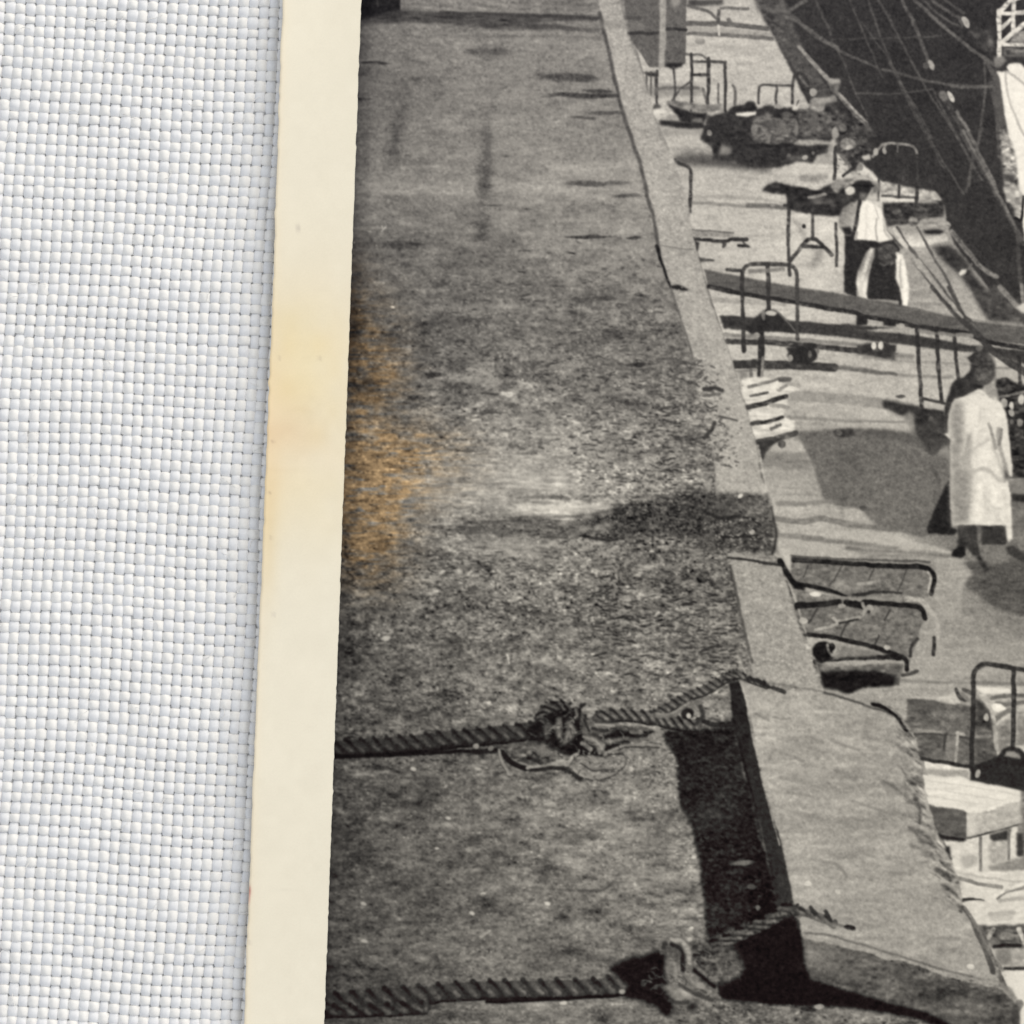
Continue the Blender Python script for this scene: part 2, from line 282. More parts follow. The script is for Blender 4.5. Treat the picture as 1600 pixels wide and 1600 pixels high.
# paving joints and shadow bands
for p, w, g, a in ((E([(700, 1160), (1000, 1180), (1600, 1240)]), 16, .52, .75), (E([(700, 1340), (1100, 1370), (1600, 1380)]), 4, .48, .8), (E([(250, 960), (1100, 920), (1600, 985)]), 3, .36, .8), (C([(440, 570), (900, 585), (1200, 620)]), 4, .58, .6), (C([(430, 625), (900, 650), (1210, 670)]), 4, .42, .7), (C([(900, 640), (1250, 660)]), 7, .32, .8),
                   (F([(0, 840), (500, 880), (880, 900)]), 4, .46, .8), (F([(540, 740), (1080, 760)]), 3, .5, .7), (F([(0, 700), (500, 740)]), 3, .5, .7), (F([(1320, 800), (1500, 800)]), 3, .4, .7), (I([(1220, 1240), (1600, 1265)]), 2.5, .46, .7), (J([(380, 420), (1080, 430)]), 2.5, .46, .7), (J([(1120, 430), (1600, 440)]), 5, .4, .7),
                   (J([(800, 55), (1080, 50)]), 8, .52, .6), (I([(1520, 400), (1600, 415)]), 2, .45, .6), (I([(1460, 590), (1600, 620)]), 2, .46, .6), (C([(500, 1420), (800, 1440), (1200, 1460)]), 9, .52, .6), (I([(0, 0), (1, 0)]), 1, .5, 0)):
    line(p, w, g, a=a, own=False, b=3, tex=[('g', .03)])
poly(Hh([(760, 140), (1000, 110), (1600, 100), (2100, 130), (2300, 500), (2300, 950), (1800, 1010), (1600, 960), (1410, 890), (1310, 780), (1100, 740), (1000, 700), (930, 470), (850, 300), (800, 200)]), .40, b=2, tex=[('f', .02), ('g', .018), ('m', .015), ('b', .01)], own=True)
glow(1400, 670, 60, 8, -.10); glow(1330, 720, 30, 20, -.03)
poly(Hh([(500, 330), (600, 300), (850, 300), (920, 450), (480, 440)]), .48, a=.8, b=2, tex=[('s', .03), ('f', .02)], own=False)
poly(Hh([(600, 215), (740, 200), (820, 240), (850, 300), (550, 290)]), .68, b=1.5, own=False, tex=[('f', .02)]); blob(*Hh(645, 235)[0], 6, 6, .3, 1)
line(Hh([(600, 725), (800, 735), (1000, 715), (1400, 740)]), 7, .45, a=.8, own=False, b=3); line(Hh([(590, 855), (850, 880), (980, 850), (1200, 900), (1600, 945)]), 9, .38, a=.85, own=False, b=3); line(Hh([(600, 990), (1000, 1030), (1600, 1090)]), 9, .42, a=.85, own=False, b=3)
for yy in (600, 650): line(Hh([(650, yy), (950, yy + 5)]), 3, .52, a=.5, own=False, b=2)
blob(*Hh(1330, 770)[0], 6, 4, .25, .7); glow(*Hh(1150, 800)[0], 3, 20, -.08); glow(*Hh(1220, 1000)[0], 2, 15, -.06)
poly(Hh([(1400, 150), (1600, 180), (1600, 200)]), .4, a=.0)
for p in ([(1060, 180), (1100, 110), (1250, 100), (1250, 160), (1150, 180)],): poly(Hh(p), .22, b=1.5, tex=[('m', .06)], own=False)
blob(*Hh(1125, 140)[0], 5, 5, .4, .8)
# light stripes in front of the shadow, tile G
poly(G([(-300, 960), (0, 905), (100, 940), (0, 950)]), .62, a=.7, b=2, own=False)
poly(G([(-400, 1000), (0, 1030), (200, 1040), (400, 1090), (600, 1150), (880, 1225), (880, 1252), (400, 1190), (0, 1130), (-400, 1090)]), .68, b=1.5, tex=[('f', .02)], own=False)
poly(G([(-200, 1170), (0, 1190), (700, 1250), (900, 1270), (880, 1300), (300, 1240), (-200, 1220)]), .38, b=2, a=.9, own=False)
poly(G([(690, 1280), (1000, 1300), (1090, 1400), (1050, 1480), (990, 1600), (960, 1900), (700, 1900), (700, 1500)]), .60, b=1.5, tex=[('f', .025), ('s', .02)], own=False)
poly(G([(1000, 1330), (1600, 1290), (1700, 1900), (1330, 1800), (1000, 1560), (1090, 1440)]), .31, b=2.5, tex=[('s', .03), ('f', .02)], own=False)
poly(G([(1180, 1170), (1400, 1180), (1460, 1330), (1250, 1360)]), .45, b=2, own=False, tex=[('f', .02)])
poly(G([(1480, 760), (1600, 740), (1700, 1000), (1480, 1060)]), .42, b=2, own=False, tex=[('m', .03)])
poly(G([(1480, 640), (1700, 660), (1700, 740), (1480, 720)]), .16, b=1.5, own=False); poly(G([(1480, 540), (1700, 530), (1700, 650), (1480, 640)]), .45, b=1.5, own=False)

# ---- far end: shed wall with post
region('shed_wall', 'grey shed wall with a pale post behind the parapet')
poly([(960, -80), (1072, -80), (1072, 100), (1060, 105), (1015, 105), (985, 60)], .36, tex=[('f', .02)])
line([(980, 52), (1032, 52)], 4, .2, own=False); line([(1040, 45), (1072, 46)], 4, .17, own=False); line([(970, 28), (1000, 28)], 5, .25, own=False, a=.7)
poly([(1030, -80), (1040, -80), (1041, 45), (1038, 105), (1029, 108), (1031, 45)], .60, b=.9, own=False, tex=[('g', .03)])
poly([(1042, -80), (1070, -80), (1062, 8), (1050, 12)], .55, b=2, own=False)
region('railing', 'dark railing with pale pipe across the far quay')
poly(A([(390, 0), (700, -10), (700, 40), (400, 60)]), .28, b=2); line(A([(680, 70), (900, 72)]), 4, .36); line(A([(400, 50), (560, 95), (640, 160)]), 4, .34); line(A([(400, 195), (700, 205), (1060, 240)]), 8, .32)
line(A([(660, 90), (655, 200)]), 6, .3); line(A([(740, 170), (760, 200)]), 6, .36)
poly(A([(400, 222), (700, 235), (1090, 275), (1095, 305), (700, 285), (400, 262)]), .62, b=1, tex=[('f', .03)]); line(A([(400, 280), (660, 290), (1100, 325)]), 5, .36, b=2)
line(A([(655, 225), (660, 290)]), 3, .75)
blob(*A(500, 345)[0], 8, 5, .5, .8)

# ---- ship
region('ship_hull', 'dark ship hull with faint mooring lines')
hull = [(1155, -80), (1183, 0), (1196, 30), (1212, 60), (1235, 110), (1262, 160), (1290, 185), (1310, 210), (1345, 255), (1380, 285), (1475, 320), (1478, 345), (1490, 380), (1520, 420), (1560, 470), (1600, 505), (1700, 600), (1700, -80)]
poly(hull, .195, b=1.2, tex=[('f', .012), ('g', .008), ('b', .006)])
poly([(1140, -80), (1178, 0), (1195, 32), (1222, 80), (1250, 125), (1290, 185), (1320, 190), (1260, 90), (1225, 0), (1200, -80)], .30, b=2.5, tex=[('m', .04), ('f', .02)], own=False)
poly(D([(830, 1000), (970, 970), (1100, 1080), (1200, 1250), (1400, 1500), (1550, 1600), (1300, 1600), (1180, 1380), (1080, 1250), (950, 1130)]), .20, b=3, tex=[('m', .03)], own=False)
poly(D([(1180, 1380), (1400, 1300), (1600, 1500), (1700, 1650), (1330, 1600)]), .27, b=4, tex=[('m', .04)], own=False)
poly(U([(1180, 200), (1300, 180), (1600, 380), (1620, 780), (1450, 840), (1420, 1000), (1340, 930), (1300, 800), (1220, 720), (1160, 700), (1180, 560), (1120, 500), (1180, 420)]), .23, b=2.5, tex=[('m', .06), ('g', .03)], rough=1)
for _ in range(45):
    x, y = U(rng.uniform(1180, 1560), rng.uniform(250, 980))[0]; blob(x, y, rng.uniform(1.5, 4), rng.uniform(1.0, 2.2), rng.choice([.14, .3, .42, .5]), .45, rng.uniform(-50, 50), .9)
region('mooring_rope', 'thin ropes and stays crossing in front of the hull')
for p, w, g in ((B([(-600, 60), (-300, 180), (0, 380), (100, 440), (400, 570), (760, 665), (1000, 710), (1320, 720)]), 3.2, .31), (B([(390, 0), (520, 230), (640, 480), (800, 760), (1000, 1080), (1180, 1400)]), 2.6, .27), (B([(580, 0), (700, 240), (760, 400), (800, 520)]), 4.2, .33), (B([(680, -10), (900, 200), (1150, 400), (1290, 500), (1380, 560)]), 4.4, .35),
                (B([(830, 0), (960, 90), (1080, 150)]), 3.4, .30), (B([(940, 0), (1100, 110)]), 3, .28), (B([(200, 775), (500, 785), (760, 750), (830, 740)]), 2.2, .29), (B([(1270, 500), (1275, 750), (1250, 960), (1210, 1250)]), 3, .29), (B([(0, 350), (100, 520), (180, 740), (290, 960)]), 2, .25), (B([(560, 680), (700, 900), (830, 1150)]), 2.2, .24),
                (B([(0, 330), (400, 320), (900, 300)]), 2, .235), (B([(1320, 700), (1370, 900), (1400, 1300)]), 8, .28), (B([(240, 180), (420, 420), (500, 520)]), 2, .24), (V([(930, 0), (1060, 290)]), 3, .27), (V([(1450, 0), (1600, 270)]), 2.5, .26), (V([(850, 0), (690, 100)]), 6, .33), (V([(640, 0), (660, 80)]), 5, .32),
                (V([(540, 80), (700, 110), (900, 280), (1110, 400)]), 5, .31), (D([(1250, 0), (1170, 300), (1140, 480)]), 3, .27), (B([(300, 0), (450, 420), (640, 820), (860, 1240), (1100, 1620)]), 2.4, .27), (B([(150, 0), (260, 280), (420, 640)]), 2.2, .26), (B([(760, 0), (900, 130), (1080, 230)]), 3, .28), (B([(840, 740), (1000, 1060), (1250, 1500)]), 2.4, .28), (B([(480, 520), (700, 980), (930, 1400)]), 2.2, .25), (B([(1290, 520), (1350, 640), (1390, 760)]), 5, .33), (B([(1180, 1280), (1120, 1600)]), 3, .27), (B([(1000, 720), (1180, 730), (1330, 718)]), 3, .33)):
    line(p, w * 1.05, g + .055, a=.8, b=2)
region('mooring_pole', 'thick slanting spar leaning along the hull')
line(B([(930, 800), (1060, 1030), (1200, 1260), (1370, 1600)]), 9, .26, b=2, w2=7); line(B([(1040, 930), (1180, 1180), (1380, 1600)]), 4, .42, b=2)
line(D([(1080, 40), (1250, 330), (1400, 600), (1520, 830), (1600, 960)]), 8, .30, b=2); line(D([(1090, 20), (1260, 330), (1410, 600), (1530, 840)]), 3.4, .42, b=2)
line(D([(1540, 880), (1560, 1200), (1590, 1450)]), 5, .28, b=2)
blob(*B(990, 805)[0], 4, 9, .72, 1, -25, .3, own=True); blob(*B(930, 800)[0], 6, 9, .42, 1, -25, .5); blob(*B(1115, 185)[0], 4.4, 9, .68, 1, -20, .3, own=True); blob(*B(1080, 185)[0], 3, 7, .32, 1, -20, .5); blob(*B(825, 540)[0], 4, 8, .62, 1, -25, .4, own=True); blob(*B(780, 545)[0], 5, 5, .34, .9)
poly(B([(1130, 260), (1300, 250), (1330, 330), (1330, 440), (1260, 420)]), .28, b=2.5, own=False, tex=[('m', .04)]); glow(*B(1320, 340)[0], 3, 8, .15)
region('quay_edge_beam', 'weathered timber beam along the ship side of the quay')
line(V([(780, 370), (900, 520), (1050, 680)]), 6, .52, b=2); line(V([(700, 280), (860, 520), (1010, 780)]), 14, .29, b=3, own=False); line(V([(790, 390), (900, 520), (1040, 670)]), 4.5, .58, b=2)
line(V([(1120, 790), (1230, 920), (1350, 1030)]), 7, .46, b=2); line(V([(1125, 785), (1350, 1015)]), 3, .6, b=1.5); line(V([(1350, 1030), (1420, 1130)]), 6, .3, b=2)
poly(V([(1020, 660), (1140, 655), (1140, 700), (1110, 790), (1060, 760)]), .42, b=1.5, tex=[('m', .06)]); poly(V([(1030, 655), (1135, 660), (1135, 692), (1040, 690)]), .62, b=1.2)
line(D([(915, 770), (965, 810)]), 9, .62, b=1.5); line(D([(990, 860), (1150, 1060), (1240, 1160), (1370, 1240)]), 7, .47, b=2.5, tex=[('g', .05)]); line(D([(1010, 880), (1240, 1170)]), 3, .3, b=2, a=.6)
line(D([(1400, 1330), (1480, 1420), (1560, 1500)]), 8, .50, b=2); poly(D([(1540, 1490), (1600, 1450), (1700, 1600), (1580, 1540)]), .78, b=1.5); line(D([(1575, 1310), (1590, 1440)]), 5, .5, b=1.5)
poly(D([(1050, 1215), (1080, 1180), (1125, 1175), (1110, 1215), (1070, 1240)]), .82, b=1, own=False); line(D([(1140, 1175), (1160, 1135)]), 3, .4, own=False)
region('ship_superstructure', 'white railing and rounded white hull plating at the right edge')
poly(B([(1375, 590), (1480, 600), (1600, 640), (2100, 700), (2100, 2600), (1620, 2050), (1590, 1900), (1545, 1500), (1460, 1080), (1420, 850)]), .90, b=1, tex=[('m', .01)])
poly(B([(1445, 560), (1480, 525), (1560, 520), (1600, 560), (1700, 600), (1700, 700), (1500, 640)]), .88, b=1)
line(B([(1440, 600), (1480, 850), (1600, 1130)]), 3, .70, b=2, own=False); line(B([(1450, 600), (1540, 650), (1620, 720)]), 3, .68, b=2, own=False)
for a_, b_, w in (((1490, 0), (1390, 100), 8), ((1390, 90), (1395, 480), 7), ((1510, -50), (1510, 250), 8), ((1390, 110), (1500, 115), 6), ((1500, 150), (1410, 240), 6), ((1420, 350), (1600, 195), 7), ((1530, 110), (1700, 90), 7), ((1400, 370), (1700, 375), 6), ((1560, 240), (1700, 130), 5), ((1530, 0), (1700, -80), 4)):
    line(B([a_, b_]), w * .85, .84, b=1, smooth=False)
poly(B([(1520, 270), (1700, 240), (1700, 360), (1480, 355)]), .55, b=1.5, tex=[('g', .05)]); poly(B([(1420, 400), (1700, 400), (1700, 480), (1440, 470)]), .38, b=2, tex=[('m', .12)]); poly(B([(1350, 480), (1430, 470), (1460, 520), (1400, 560), (1350, 530)]), .48, b=1.5)
poly(B([(1380, 560), (1420, 570), (1440, 520), (1700, 490), (1700, 515), (1460, 530), (1440, 600), (1380, 590)]), .2, b=1.5, own=False)
poly(B([(1330, 560), (1375, 600), (1420, 850), (1450, 1050), (1400, 1060), (1360, 900)]), .32, b=2, own=False)
poly(B([(1400, 1080), (1460, 1080), (1530, 1300), (1560, 1600), (1590, 1800), (1560, 1860), (1440, 1600), (1410, 1300)]), .55, b=2, tex=[('m', .14), ('g', .08)])
poly(D([(1440, 470), (1530, 480), (1590, 560), (1570, 640), (1450, 620)]), .62, b=1.5, tex=[('m', .1)]); poly(D([(1510, 640), (1560, 640), (1565, 740), (1530, 750)]), .6, b=1.5, tex=[('m', .1)])
line(D([(1530, 750), (1570, 770), (1590, 700), (1592, 580)]), 4, .1, b=1.2, own=False)
poly(D([(1425, 380), (1530, 390), (1510, 460), (1430, 440)]), .28, b=2, own=False)

# ---- carts
def hoop(p, w=3.2, g=.17, **k): line(p, w, g, **k)
region('handcart', 'far handcarts with tall hoop handles beside the parapet')
poly(A([(20, 600), (150, 600), (150, 640), (70, 640)]), .2, b=1.2, own=False)
for x in (50, 88, 125): line(A([(x, 600), (x + 5, 790)]), 2.4, .3)
line(A([(140, 590), (140, 860)]), 3.4, .2); poly(A([(110, 880), (140, 860), (180, 890), (160, 915), (100, 910)]), .3, b=1.2)
poly(A([(95, 925), (200, 915), (210, 940), (110, 965)]), .83, b=1.2, own=False)
poly(A([(60, 720), (480, 700), (520, 740), (500, 800), (60, 800)]), .45, a=.6, b=3, own=False); line(A([(150, 735), (480, 735)]), 4, .36, own=False, b=3)
poly(A([(210, 525), (360, 530), (350, 560), (280, 575), (215, 555)]), .14, b=1.5); line(A([(285, 560), (290, 840)]), 3, .24)
line(A([(290, 500), (310, 455), (430, 455), (500, 455), (560, 500), (575, 560)]), 3, .32, a=.9); line(A([(432, 450), (430, 920)]), 3.8, .2); line(A([(570, 490), (565, 860)]), 4.6, .2, b=1.2); line(A([(440, 625), (565, 622)]), 4, .17); line(A([(440, 518), (680, 518), (705, 560), (712, 920)]), 3.6, .24); line(A([(712, 560), (712, 930)]), 4, .22)
line(A([(270, 840), (340, 740), (430, 680)]), 3, .3); line(A([(520, 740), (560, 860)]), 4, .28, a=.7); line(A([(650, 700), (655, 920)]), 3, .36); line(A([(770, 715), (790, 760), (790, 870)]), 3.4, .36)
poly(A([(215, 850), (300, 845), (480, 870), (680, 870), (700, 930), (540, 935), (440, 920), (330, 900)]), .48, b=1.5, tex=[('m', .08)])
poly(A([(220, 860), (330, 905), (440, 935), (560, 940), (560, 980), (520, 1060), (330, 1010), (280, 940)]), .15, b=1.5, tex=[('m', .03)]); poly(A([(430, 990), (520, 980), (530, 1030), (420, 1030)]), .42, b=1.5, own=False)
poly(A([(160, 1000), (330, 1010), (540, 1040), (560, 1080), (350, 1075), (165, 1050)]), .16, b=1.8, own=False); poly(A([(230, 960), (300, 960), (310, 1000), (200, 995)]), .55, b=2, own=False)
poly(A([(170, 1080), (540, 1085), (500, 1120), (190, 1140)]), .60, b=2, own=False)
region('crate', 'dark square load of sacks and crates on the far low cart')
poly(A([(790, 880), (880, 870), (910, 845), (950, 860), (980, 910), (1040, 880), (1250, 890), (1300, 920), (1420, 880), (1500, 880), (1600, 900), (1650, 1100), (1580, 1180), (1560, 1280), (1440, 1360), (1340, 1350), (1100, 1400), (900, 1400), (780, 1350), (600, 1330), (590, 1220), (490, 1160), (530, 1080), (560, 960), (700, 940)]), .19, b=1.5, tex=[('m', .02), ('g', .015)], rough=1)
poly(A([(950, 960), (1080, 950), (1150, 990), (1300, 980), (1310, 1150), (1270, 1180), (980, 1200), (930, 1120)]), .36, b=2, tex=[('m', .07), ('g', .05)], rough=1.5)
poly(U([(690, 180), (800, 150), (1000, 180), (1180, 200), (1250, 260), (1200, 420), (1110, 500), (900, 530), (690, 480), (700, 330)]), .31, b=2, tex=[('m', .06), ('g', .04)])
for x, y, rx, ry, g in ((150, 420, 5, 8, .5), (320, 500, 5, 6, .48), (560, 230, 9, 4, .38), (430, 270, 8, 3, .15), (230, 210, 7, 5, .2), (100, 110, 8, 6, .16), (610, 170, 5, 5, .15), (240, 620, 20, 3, .13), (500, 620, 16, 3, .13), (1080, 300, 4, 4, .45), (1160, 470, 6, 8, .66), (1250, 400, 6, 6, .45), (970, 110, 8, 10, .62), (910, 60, 6, 5, .7), (500, 420, 12, 8, .4), (670, 400, 3, 12, .45), (900, 300, 6, 20, .36), (340, 360, 14, 6, .28), (580, 740, 4, 3, .4)):
    blob(*U(x, y)[0], rx, ry, g, .8, 0, .7)
line(U([(230, 300), (660, 290)]), 3, .42, a=.6, own=False, b=2); line(U([(660, 170), (700, 60)]), 2, .3, own=False)
poly(A([(800, 945), (975, 930), (970, 955), (900, 975), (800, 965)]), .86, b=1, own=False); line(A([(790, 905), (880, 915), (960, 900)]), 6, .14, own=False, b=1.5)
poly(U([(620, 600), (700, 545), (900, 545), (1100, 570), (1170, 600), (1000, 610), (800, 615)]), .62, b=1.5, own=False, tex=[('g', .04)]); poly(U([(540, 760), (720, 740), (810, 750), (790, 800), (560, 800)]), .5, b=3, own=False, a=.6); blob(*U(780, 770)[0], 4, 3.5, .68, .9); blob(*U(880, 710)[0], 3, 3, .4, .9)
poly(U([(930, 740), (1000, 720), (1150, 740), (1140, 860), (880, 850)]), .62, b=1.5, own=False); line(U([(1100, 640), (1060, 720)]), 10, .35, own=False, a=.5, b=4)
poly(A([(680, 1210), (760, 1230), (760, 1280), (650, 1300)]), .50, b=2, own=False); blob(*A(575, 1110)[0], 4, 5, .5, .9); poly(A([(270, 1300), (600, 1290), (900, 1360), (1100, 1400), (1080, 1440), (700, 1400), (300, 1370)]), .24, a=.85, b=4, own=False); glow(*A(440, 1260)[0], 25, 5, -.12)
poly(A([(1100, 1420), (1600, 1400), (1600, 1450), (1150, 1450)]), .74, b=2.5, own=False, a=.8)
region('handcart', 'low cart with plain three bar handle behind the dark load')
line(V([(455, 860), (460, 740), (490, 708), (600, 712), (720, 715)]), 3.4, .26); line(V([(600, 712), (600, 870)]), 3.4, .26); line(V([(735, 855), (740, 680), (770, 615), (820, 620), (860, 690), (875, 850)]), 3.8, .22); line(V([(800, 650), (860, 720)]), 3, .4)
blob(*V(910, 770)[0], 6, 6, .66, .95, own=True); poly(V([(880, 830), (990, 820), (1090, 790), (1100, 840), (1000, 860), (1000, 910), (940, 920), (880, 900)]), .55, b=1.5, tex=[('m', .06)]); poly(V([(730, 890), (800, 870), (780, 910), (740, 915)]), .8, b=1.2, own=False)
for x in (620, 830): blob(*V(x, 890)[0], 8, 4, .66, .8)
line(C([(280, 270), (330, 300), (400, 325), (425, 370), (420, 500), (412, 700)]), 4.5, .2)
region('handcart', 'cart with long pale planks behind the man in shirt sleeves')
poly(U([(310, 1110), (420, 1070), (600, 1110), (780, 1140), (900, 1180), (1100, 1100), (1300, 1050), (1600, 1050), (1620, 1200), (1500, 1270), (1230, 1500), (900, 1500), (560, 1420), (540, 1230), (380, 1220), (240, 1190)]), .17, b=1.5, tex=[('m', .03)], rough=1)
poly(U([(460, 1070), (650, 1070), (760, 1085), (900, 1090), (1080, 1050), (1100, 1080), (960, 1130), (860, 1170), (780, 1140), (520, 1100)]), .74, b=1.5, tex=[('g', .04)])
poly(U([(700, 990), (1050, 985), (1080, 1040), (900, 1085), (720, 1060)]), .55, b=2, tex=[('g', .04)], own=False)
poly(U([(820, 1260), (960, 1250), (1150, 1320), (1170, 1380), (870, 1340)]), .34, b=3, own=False, tex=[('m', .05)]); line(U([(830, 1270), (1030, 1230)]), 4, .56, own=False, b=2)
poly(U([(1100, 1120), (1200, 1060), (1400, 1030), (1570, 990), (1580, 1040), (1400, 1080), (1300, 1150), (1180, 1230)]), .58, b=1.5, tex=[('g', .06)]); blob(*U(1340, 1185)[0], 6.5, 6, .76, 1); poly(U([(1420, 1010), (1570, 990), (1560, 1060), (1440, 1070)]), .7, b=1.5, own=False)
line(U([(1165, 640), (1150, 1040)]), 4.6, .18); line(U([(1240, 740), (1330, 850), (1380, 960)]), 4, .4, own=False); blob(*U(1320, 600)[0], 12, 9, .52, .95, 0, .4, tex=[('g', .08)]); blob(*U(1340, 640)[0], 5, 4, .7, .9); blob(*U(1390, 965)[0], 4, 4, .66, .9); blob(*U(1470, 900)[0], 5, 5, .5, .9); poly(U([(1480, 770), (1600, 740), (1600, 800), (1520, 810)]), .62, b=1.5, own=False)
line(U([(1260, 1000), (1380, 900)]), 4, .18, own=False)
line(D([(340, 240), (400, 160), (440, 135), (560, 135), (650, 145), (690, 170), (705, 210)]), 3.4, .50, b=1.3); line(D([(430, 190), (445, 140)]), 4, .6); blob(*D(365, 200)[0], 4, 6, .66, 1); blob(*D(440, 200)[0], 3.5, 4, .6, 1); poly(D([(245, 245), (310, 215), (320, 260), (270, 270)]), .72, b=1, own=False)
line(D([(545, 150), (545, 200)]), 2, .4); line(D([(705, 220), (715, 480)]), 3, .24); glow(*D(590, 400)[0], 5, 8, .06)
poly(D([(300, 450), (450, 445), (600, 485), (860, 530), (920, 600), (700, 620), (560, 625), (400, 610), (300, 600)]), .66, b=1.2, tex=[('m', .08), ('g', .05)])
poly(D([(400, 575), (690, 585), (690, 625), (560, 620), (400, 610)]), .84, b=1.2); line(D([(420, 568), (690, 580)]), 3.5, .3, own=False)
poly(D([(420, 625), (930, 620), (930, 740), (740, 760), (700, 800), (540, 810), (460, 830), (430, 740)]), .22, b=1.5, tex=[('m', .05), ('g', .03)])
for a_, b_, w in (((390, 370), (385, 600), 3), ((555, 480), (560, 580), 3.5), ((710, 490), (700, 640), 5)): line(D([a_, b_]), w, .2)
blob(*D(540, 700)[0], 7, 4, .4, .7); blob(*D(680, 780)[0], 8, 8, .48, .9, 0, .5, tex=[('m', .1)]); poly(D([(730, 810), (770, 780), (870, 775), (880, 830), (800, 840)]), .55, b=1.5, own=False, tex=[('m', .08)]); poly(D([(760, 850), (880, 840), (940, 860), (900, 885), (780, 880)]), .13, b=1.5, own=False)
region('plank', 'pale boards lying across the quay beside the men')
poly(D([(490, 830), (700, 840), (760, 900), (860, 900), (950, 880), (970, 940), (860, 960), (790, 990), (600, 1000)]), .80, b=1.5, tex=[('g', .03)], grad=((*D(600, 840)[0], .55), (*D(600, 960)[0], .84)))
for p in ([(540, 830), (640, 990), (860, 1260), (1080, 1560)], [(710, 830), (790, 980), (950, 1260), (1110, 1590)], [(440, 850), (600, 1010), (800, 1270), (1060, 1580)]): line(D(p), 3.4, .3, b=1.2)
line(D([(520, 850), (620, 990)]), 6, .76, own=False, b=1.5); line(D([(600, 1010), (860, 1310), (1060, 1560)]), 5, .62, own=False, b=2); line(D([(720, 1100), (830, 1250), (1030, 1550)]), 4, .6, own=False, b=2)
region('sack_truck', 'two wheeled sack truck frame standing on the quay')
line(C([(1240, 680), (1235, 900), (1245, 1230)]), 4.6, .22, b=1); line(C([(1440, 640), (1440, 930)]), 4.2, .22); line(C([(1250, 1110), (1380, 950), (1440, 925), (1500, 960), (1600, 1060)]), 5, .22); line(C([(1360, 990), (1520, 995)]), 5, .24); line(D([(35, 800), (40, 1100), (40, 1150)]), 4, .2); line(C([(1200, 640), (1500, 650)]), 4, .2)
blob(*C(1365, 820)[0], 3.4, 3.4, .2, 1); glow(*C(1480, 1080)[0], 6, 14, -.2, 30); glow(*C(1350, 870)[0], 3, 18, -.15, -30)
region('plank_cart', 'small low trolley seen past the parapet')
poly(C([(440, 860), (770, 880), (780, 915), (440, 905)]), .55, b=1.2, tex=[('g', .04)]); line(C([(440, 850), (780, 875)]), 2.5, .38); line(C([(450, 925), (700, 945), (760, 930), (890, 930)]), 6, .15, b=1.5); poly(C([(450, 940), (500, 960), (480, 1030), (460, 1030)]), .17, b=1.2); blob(*C(700, 975)[0], 3.5, 5, .25, 1); line(C([(820, 980), (900, 985)]), 4, .17); line(C([(890, 920), (860, 950), (910, 990)]), 2.5, .25)
line(C([(485, 1095), (610, 1105)]), 7, .22, b=2.5, w2=3)

# ---- people in shirt sleeves
poly(D([(10, 445), (180, 415), (300, 400), (320, 450), (230, 440), (150, 455), (20, 470)]), .5, b=2, own=False, tex=[('m', .07)]); poly(D([(325, 455), (400, 450), (395, 540), (335, 540)]), .45, b=2, own=False, tex=[('m', .05)]); poly(D([(60, 500), (180, 500), (190, 600), (100, 640), (50, 600)]), .22, b=3, own=False, tex=[('m', .05)])
region('person', 'man with white shirt and dark braces seen from behind')
poly(D([(110, 890), (360, 935), (400, 960), (350, 1010), (260, 1150), (205, 1270), (205, 1420), (95, 1370), (105, 1000)]), .16, b=1, tex=[('g', .015)])
poly(D([(55, 760), (85, 680), (150, 625), (235, 620), (215, 860), (170, 860), (110, 860), (60, 830)]), .50, b=1.5, grad=((*D(60, 700)[0], .46), (*D(200, 760)[0], .68)), tex=[('g', .03)])
poly(D([(80, 830), (150, 820), (180, 900), (110, 890)]), .15, b=1.5)
poly(D([(245, 640), (290, 600), (340, 640), (400, 670), (428, 740), (450, 850), (510, 920), (440, 948), (365, 942), (190, 930), (190, 860), (225, 800)]), .91, b=1)
line(D([(290, 650), (285, 760), (280, 920)]), 3, .83, b=4, own=False); line(D([(430, 760), (440, 860), (480, 920)]), 3, .70, b=3, own=False); line(D([(235, 600), (215, 700), (175, 900)]), 6, .15, b=1.2); line(D([(370, 760), (360, 850), (375, 930)]), 2.5, .66, b=2, own=False); line(D([(350, 650), (390, 760)]), 2, .74, b=2, own=False); line(D([(205, 870), (200, 920)]), 3, .62, own=False)
poly(D([(190, 470), (240, 450), (320, 460), (330, 500), (300, 560), (270, 610), (215, 600), (190, 540)]), .19, b=1.5); poly(D([(300, 570), (380, 550), (390, 600), (330, 615)]), .72, b=1.5); blob(*D(150, 525)[0], 8, 7, .78, .95, 0, .5); poly(D([(180, 470), (205, 440), (260, 428), (320, 445), (340, 478), (318, 490), (310, 530), (285, 560), (225, 560), (195, 530)]), .15, b=1.6); line(D([(178, 478), (340, 486)]), 3, .12, b=1.6); poly(D([(225, 540), (290, 545), (285, 600), (235, 600)]), .42, b=2); line(D([(165, 455), (200, 425), (260, 412), (330, 430)]), 3.2, .66, own=False, b=2); blob(*D(105, 600)[0], 7, 5, .28, .7, 0, .9)
region('person', 'man in dark waistcoat with white sleeves bending over his work')
poly(D([(360, 970), (420, 950), (510, 930), (570, 1000), (545, 1060), (540, 1150), (560, 1300), (600, 1480), (540, 1530), (560, 1440), (290, 1420), (290, 1290), (330, 1100)]), .17, b=1, tex=[('g', .015)])
poly(D([(300, 1020), (355, 995), (355, 1080), (310, 1180), (300, 1260), (280, 1380), (300, 1430), (240, 1430), (200, 1300), (215, 1190), (255, 1090)]), .60, b=1.2, grad=((*D(280, 1180)[0], .55), (*D(250, 1300)[0], .90)))
